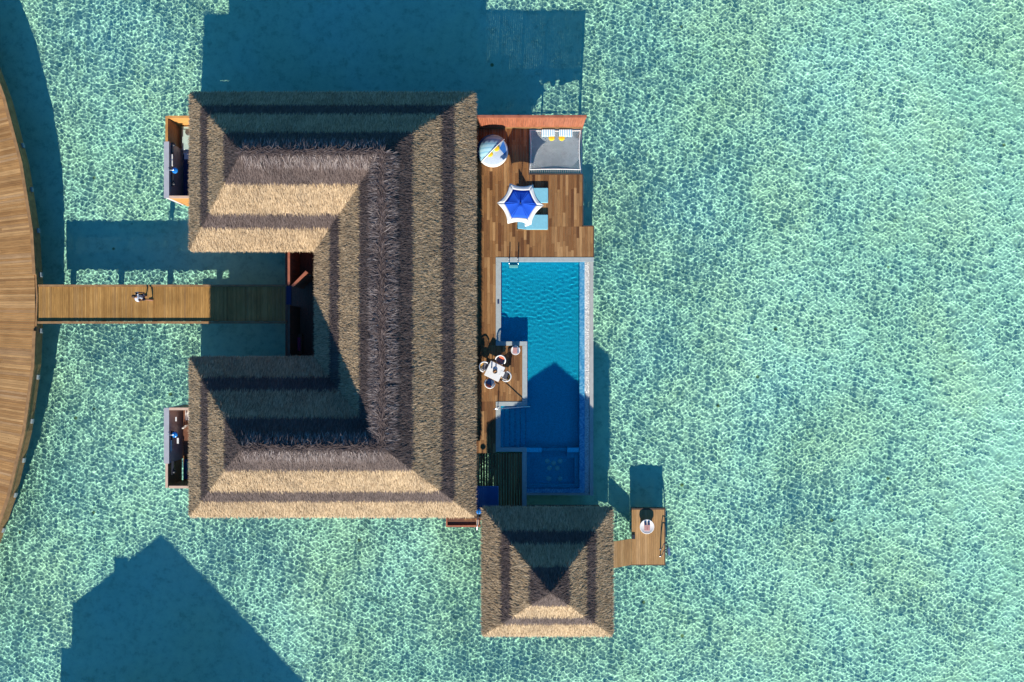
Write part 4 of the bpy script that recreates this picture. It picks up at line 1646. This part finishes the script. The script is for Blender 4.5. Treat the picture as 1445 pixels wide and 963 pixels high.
def build_baths():
    _, zt, zf, xo = build_bath(164, 279.5, True, 'open air bathroom with orange cedar end walls beside the upper wing')
    d = P(246.8, 240.8, zt)
    shower('rain shower head painted sky-reflection blue over the open air bathroom of the upper wing', d, xo + .26, zt, .18, zf)
    g = lambda px, py, h: P(px, py, zf + h)
    bt = g(264.5, 195, .5)
    tub = thing('bathtub', 'white bathtub full of clear water in the upper open air bathroom', 'bathtub', (bt.x, bt.y, zf))
    rim = MB().rbox(0, 0, .05, .80, 1.55, .44, .16)
    rim.build('shell', M['white'], tub, local=True)
    MB().rbox(0, 0, .491, .66, 1.40, .012, .14).build('water', plain('still bath water', (.45, .62, .60), .12, .1, 4), tub, local=True)
    # white towels
    def towel(px, py, lx, ly, h, lb, grp):
        q = g(px, py, h)
        t = tag(MB().rbox(0, 0, 0, lx, ly, .06, .02).build('white_towel', M['whitecloth']), lb, 'towel', grp)
        t.location = (q.x, q.y, zf + h)
    towel(243.2, 226.5, .10, .72, 1.562, 'long folded white towel on the shelf of the upper bathroom', 'white towels in the upper bathroom')
    towel(263.5, 213.2, .36, .30, .345, 'square white towel on the bay edge of the upper bathroom', 'white towels in the upper bathroom')
    _, zt, zf, xo = build_bath(576, 689, False, 'open air bathroom with pale timber coping beside the lower wing')
    d = P(246.6, 613.8, zt)
    shower('rain shower head painted sky-reflection blue over the open air bathroom of the lower wing', d, xo + .26, zt, .17, zf)
    towel(249, 591.5, .09, .26, 1.562, 'short folded white towel at the upper end of the lower bathroom shelf', 'white towels in the lower bathroom')
    towel(251.5, 622, .12, .34, 1.562, 'folded white towel beside the lower bathroom shower head', 'white towels in the lower bathroom')
    towel(242, 629, .08, .66, 1.562, 'long folded white towel against the grey wall of the lower bathroom', 'white towels in the lower bathroom')
    q = g(265.5, 586, .62)
    t = tag(MB().rbox(0, 0, 0, .34, .62, .05, .03).build('wash_basin', M['white']), 'white rectangular basin on the counter of the lower bathroom', 'basin')
    t.location = (q.x, q.y, zf + .622)
    for px, py, L, lb in ((259.8, 604, .25, 'short white bottle on the lower bathroom counter'), (262.4, 602.5, .55, 'tall white bottle on the lower bathroom counter'), (265, 600, .40, 'middle white bottle on the lower bathroom counter')):
        q = g(px, py, .62)
        t = tag(MB().lathe(0, 0, [(0, 0), (.045, 0), (.045, L * .7), (.02, L * .8), (.02, L), (0, L)], 12).build('bath_bottle', M['white']), lb, 'bottle', 'bottles on the lower bathroom counter')
        t.location = (q.x, q.y, zf + .622)


build_baths()


def build_corner_landing():
    x0, x1, y0, y1 = rect(629.5, 678, 722, 743)
    root = thing('corner_landing', 'small dark landing with red edging tucked below the villa corner', 'landing', ((x0 + x1) / 2, (y0 + y1) / 2, DECK))
    mb = MB()
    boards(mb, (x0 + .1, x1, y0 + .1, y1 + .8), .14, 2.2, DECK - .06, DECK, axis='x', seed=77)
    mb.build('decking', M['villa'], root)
    MB().box(x0, x1, y0 - .02, y0 + .09, DECK - .3, DECK + .10).box(x0, x0 + .09, y0 + .092, y1 + .8, DECK - .3, DECK + .10).build('edging', M['redtrim'], root)
    piles(root, [(x0 + .4, y0 + .35), (x1 - .4, y0 + .35)], DECK - .1, .13)
    d = P(675.6, 722.2, DECK + 1.85)
    post = P(675, 738, DECK)
    shower('rain shower with a head painted sky-reflection blue on a slim post at the villa corner by the pavilion', d, 0, DECK + 1.85, .17, DECK, post)
    q = P(674.6, 737, DECK + .5)
    t = tag(MB().rbox(0, 0, 0, .16, .30, .9, .02).build('shower_cabinet', M['pinkcap']), 'narrow pale box at the foot of the corner shower', 'shower box')
    t.location = (q.x, q.y + .1, DECK + .001)


build_corner_landing()


def build_shower_screen():
    a, b = P(650, 720.5, DECK), P(700, 720.5, DECK)
    root = thing('timber_screen', 'dark timber screen closing the gap between the villa corner and the pavilion', 'screen wall', ((a.x + b.x) / 2, a.y, DECK))
    m = MB()
    n = 16
    for i in range(n):
        xa, xb = a.x + (b.x - a.x) * i / n, a.x + (b.x - a.x) * (i + 1) / n
        m.box(xa + .003, xb - .003, a.y - .03, a.y + .03, DECK + .005, DECK + 1.76)
    m.build('panel', M['villa'], root)
    MB().box(a.x, b.x, a.y - .045, a.y + .045, DECK + 1.762, DECK + 1.81).build('capping', M['darkbeam'], root)


build_shower_screen()


# ------------------------------------------------------------------ low swimming platform
def build_platform():
    root = thing('swimming_platform', 'small low timber platform joined to the pavilion by a short gangway', 'platform', (P(914, 758, PIER).x, P(914, 758, PIER).y, PIER))
    m = MB()
    x0, x1, y0, y1 = rect(891.5, 937.5, 719.5, 797, PIER)
    boards(m, (x0, x1, y0, y1), .135, 99, PIER - .05, PIER, seed=55)
    m.build('decking', M['pier'], root)
    g = MB()
    a0, b0 = P(891.3, 760.5, PIER), P(891.3, 797.5, PIER)
    a1, b1 = P(861, 765.4, PIER + .68), P(861, 803.2, PIER + .68)
    n = 12
    for i in range(n):
        t0, t1 = i / n + .002, (i + 1) / n - .002
        c = [a1.lerp(a0, t0), a1.lerp(a0, t1), b1.lerp(b0, t1), b1.lerp(b0, t0)]
        vs_ = [p - Vector((0, 0, .05)) for p in c] + c
        g.add(vs_, [(0, 1, 2, 3), (7, 6, 5, 4), (0, 4, 5, 1), (1, 5, 6, 2), (2, 6, 7, 3), (3, 7, 4, 0)])
    # hidden rest of the gangway up to the pavilion floor
    g.prism([(a1.x - 1.6, a1.y), (a1.x - .02, a1.y), (b1.x - .02, b1.y), (b1.x - 1.6, b1.y)], PIER + .63, PIER + .68)
    g.build('gangway', M['pier'], root)
    e = MB()
    e.box(x0, x1, y1 + .004, y1 + .09, PIER - .3, PIER + .03)
    e.box(x0, x1, y0 - .06, y0 - .004, PIER - .3, PIER - .01)
    e.box(x1 + .004, x1 + .07, y0 - .06, y1 + .09, PIER - .3, PIER - .005)
    e.build('edge_beam', M['darkbeam'], root)
    q = P(893.8, 757.5, PIER + .02)
    MB().box(q.x - .10, q.x + .10, q.y - .14, q.y + .14, PIER + .002, PIER + .08).build('cleat', M['blacksteel'], root)
    piles(root, [(x0 + .3, y0 + .4), (x1 - .3, y0 + .4), (x0 + .3, y1 - .4), (x1 - .3, y1 - .4)], PIER - .06, .13)
    # boarding ladder
    q = P(935, 767, PIER)
    lad = thing('boarding_ladder', 'dark steel boarding ladder on the seaward edge of the platform', 'ladder', (q.x, q.y, PIER))
    ex = x1 + .02
    for py in (775.5, 785):
        yy = P(0, py, PIER).y
        pts = [(ex - .28, yy, PIER), (ex - .28, yy + .3, PIER + .62), (ex - .20, yy + .62, PIER + .78), (ex - .05, yy + .66, PIER + .74), (ex + .10, yy + .45, PIER + .40), (ex + .22, yy + .02, PIER - .1), (ex + .30, yy, BED + .5)]
        MB().tube(pts, .028, n=8).build('handrail', M['blacksteel'], lad)
        MB().lathe(ex - .28, yy, [(.06, PIER + .001), (.06, PIER + .02), (0, PIER + .025)], 12).build('flange', M['steel'], lad)
    ya, yb_ = P(0, 775.5, PIER).y, P(0, 785, PIER).y
    for k in range(4):
        z = PIER - .12 - .26 * k
        receiver(MB().rbox(ex + .32 + .015 * k, (ya + yb_) / 2, z, .13, ya - yb_, .035, .015).build('rung', M['denim'], lad))


build_platform()


# ------------------------------------------------------------------ person
def skin_mesh(name, verts, edges, radii, m, parent, sub=2, root=0):
    me = bpy.data.meshes.new(name)
    me.from_pydata(verts, edges, [])
    o = bpy.data.objects.new(name, me)
    COL.objects.link(o)
    md = o.modifiers.new('skin', 'SKIN')
    md.use_smooth_shade = True
    sv = me.skin_vertices[0].data
    for i, r in enumerate(radii):
        sv[i].radius = r if isinstance(r, tuple) else (r, r)
        sv[i].use_root = i == root
    s = o.modifiers.new('sub', 'SUBSURF')
    s.levels = s.render_levels = sub
    dg = bpy.context.evaluated_depsgraph_get()
    ev = o.evaluated_get(dg)
    me2 = bpy.data.meshes.new_from_object(ev)
    bpy.data.objects.remove(o)
    bpy.data.meshes.remove(me)
    me2.name = name
    me2.materials.clear()
    me2.materials.append(m)
    me2.shade_smooth()
    o = bpy.data.objects.new(name, me2)
    COL.objects.link(o)
    o.parent = parent
    return o


def build_person():
    f = P(211, 421, DECK)
    root = thing('person', 'person in a white shirt tinted with blue shade and dark shorts walking along the walkway', 'person', (f.x, f.y, DECK), PI)
    root.scale = (1.1, 1.1, 1.06)
    V, Ed, Rd = [], [], []

    def add(p, r, par=None):
        V.append(p)
        Rd.append(r)
        if par is not None:
            Ed.append((par, len(V) - 1))
        return len(V) - 1
    pel = add((0, 0, .93), (.150, .115))
    ab = add((.01, 0, 1.10), (.135, .10), pel)
    ch = add((.01, 0, 1.30), (.165, .115), ab)
    sh = add((0, 0, 1.43), (.11, .085), ch)
    nk = add((.02, 0, 1.52), .055, sh)
    h1 = add((.045, 0, 1.60), (.078, .085), nk)
    h2 = add((.04, 0, 1.69), (.082, .095), h1)
    add((.03, 0, 1.755), (.055, .06), h2)
    hands = []
    for sy, sw in ((1, .16), (-1, -.16)):
        s1 = add((0, sy * .19, 1.41), .058, sh)
        el = add((-sw * .25, sy * .25, 1.15), .042, s1)
        wr = add((sw * .75 + .03, sy * .25, .93), .029, el)
        pm = add((sw * .95 + .05, sy * .245, .865), (.022, .040), wr)
        for k in range(4):
            yy = sy * .245 + (k - 1.5) * .019
            L = (.062, .074, .070, .055)[k]
            a = add((sw * 1.05 + .058, yy, .825), .0095, pm)
            b = add((sw * 1.08 + .063, yy, .825 - L * .5), .0088, a)
            add((sw * 1.08 + .058, yy, .825 - L), .0075, b)
        t = add((sw * .95 + .085, sy * .225, .855), .011, pm)
        add((sw * .95 + .10, sy * .222, .815), .009, t)
        hp = add((0, sy * .095, .86), .092, pel)
        st = -sw * 0.95
        kn = add((st * .55 + .05, sy * .10, .48), .056, hp)
        cf = add((st * .85, sy * .10, .32), .052, kn)
        an = add((st * 1.15, sy * .10, .085), .036, cf)
        ft = add((st * 1.15 + .10, sy * .11, .045), (.040, .030), an)
        add((st * 1.15 + .19, sy * .115, .035), (.035, .022), ft)
    body = skin_mesh('body', V, Ed, Rd, M['skin'], root)
    # face
    fm = MB()
    for sy in (-1, 1):
        fm.lathe(0, 0, [(0, 0), (.012, .004), (.014, .012), (.010, .02), (0, .022)], 8)
        n = len(fm.v) - 40
        fm.v[n:] = [(.118 + x * .5, sy * .031 + y, 1.655 + z) for x, y, z in fm.v[n:]]
    fm.build('eye', M['hair'], body, local=True)
    fm = MB().add([(.118, -.016, 1.60), (.118, .016, 1.60), (.148, 0, 1.608), (.120, 0, 1.655)], [(0, 1, 2), (1, 3, 2), (0, 2, 3)], 0, True)
    fm.build('nose', M['skin'], body, local=True)
    MB().box(.112, .122, -.024, .024, 1.572, 1.580).build('mouth', M['pink'], body, local=True)
    fm = MB()
    for sy in (-1, 1):
        fm.rbox(.03, sy * .088, 1.60, .045, .02, .065, .009)
    fm.build('ear', M['skin'], body, local=True)
    hr = MB()
    prof = [(0, 1.805), (.05, 1.795), (.085, 1.765), (.103, 1.72), (.104, 1.675), (.095, 1.635)]
    hr.lathe(.018, 0, prof, 20)
    hr.v = [(x if x < .1 else .1 + (x - .1) * .3, y * .93, z + (.05 if x > .085 and z < 1.7 else 0)) for x, y, z in hr.v]
    hr.build('hair', M['hair'], root, local=True)
    # clothing
    v, e, r = [(0, 0, .90), (.01, 0, 1.10), (.01, 0, 1.30), (0, 0, 1.425)], [(0, 1), (1, 2), (2, 3)], [(.168, .13), (.150, .118), (.180, .130), (.125, .095)]
    for sy, sw in ((1, .16), (-1, -.16)):
        n = len(v)
        v += [(0, sy * .19, 1.41), (-sw * .15, sy * .232, 1.22)]
        e += [(3, n), (n, n + 1)]
        r += [.078, .062]
    skin_mesh('shirt', v, e, r, M['shirt'], root, root=1)
    v, e, r = [(0, 0, .95)], [], [(.158, .122)]
    for sy, sw in ((1, .16), (-1, -.16)):
        st = -sw * 0.95
        n = len(v)
        v += [(0, sy * .098, .86), (st * .45 + .04, sy * .102, .55)]
        e += [(0, n), (n, n + 1)]
        r += [.108, .084]
    skin_mesh('shorts', v, e, r, M['shorts'], root)
    for sy, sw in ((1, .16), (-1, -.16)):
        st = -sw * 0.95
        m = MB().rbox(st * 1.15 + .08, sy * .112, .001, .27, .10, .07, .045)
        m.build('shoe', M['shoe'], root, local=True)


build_person()
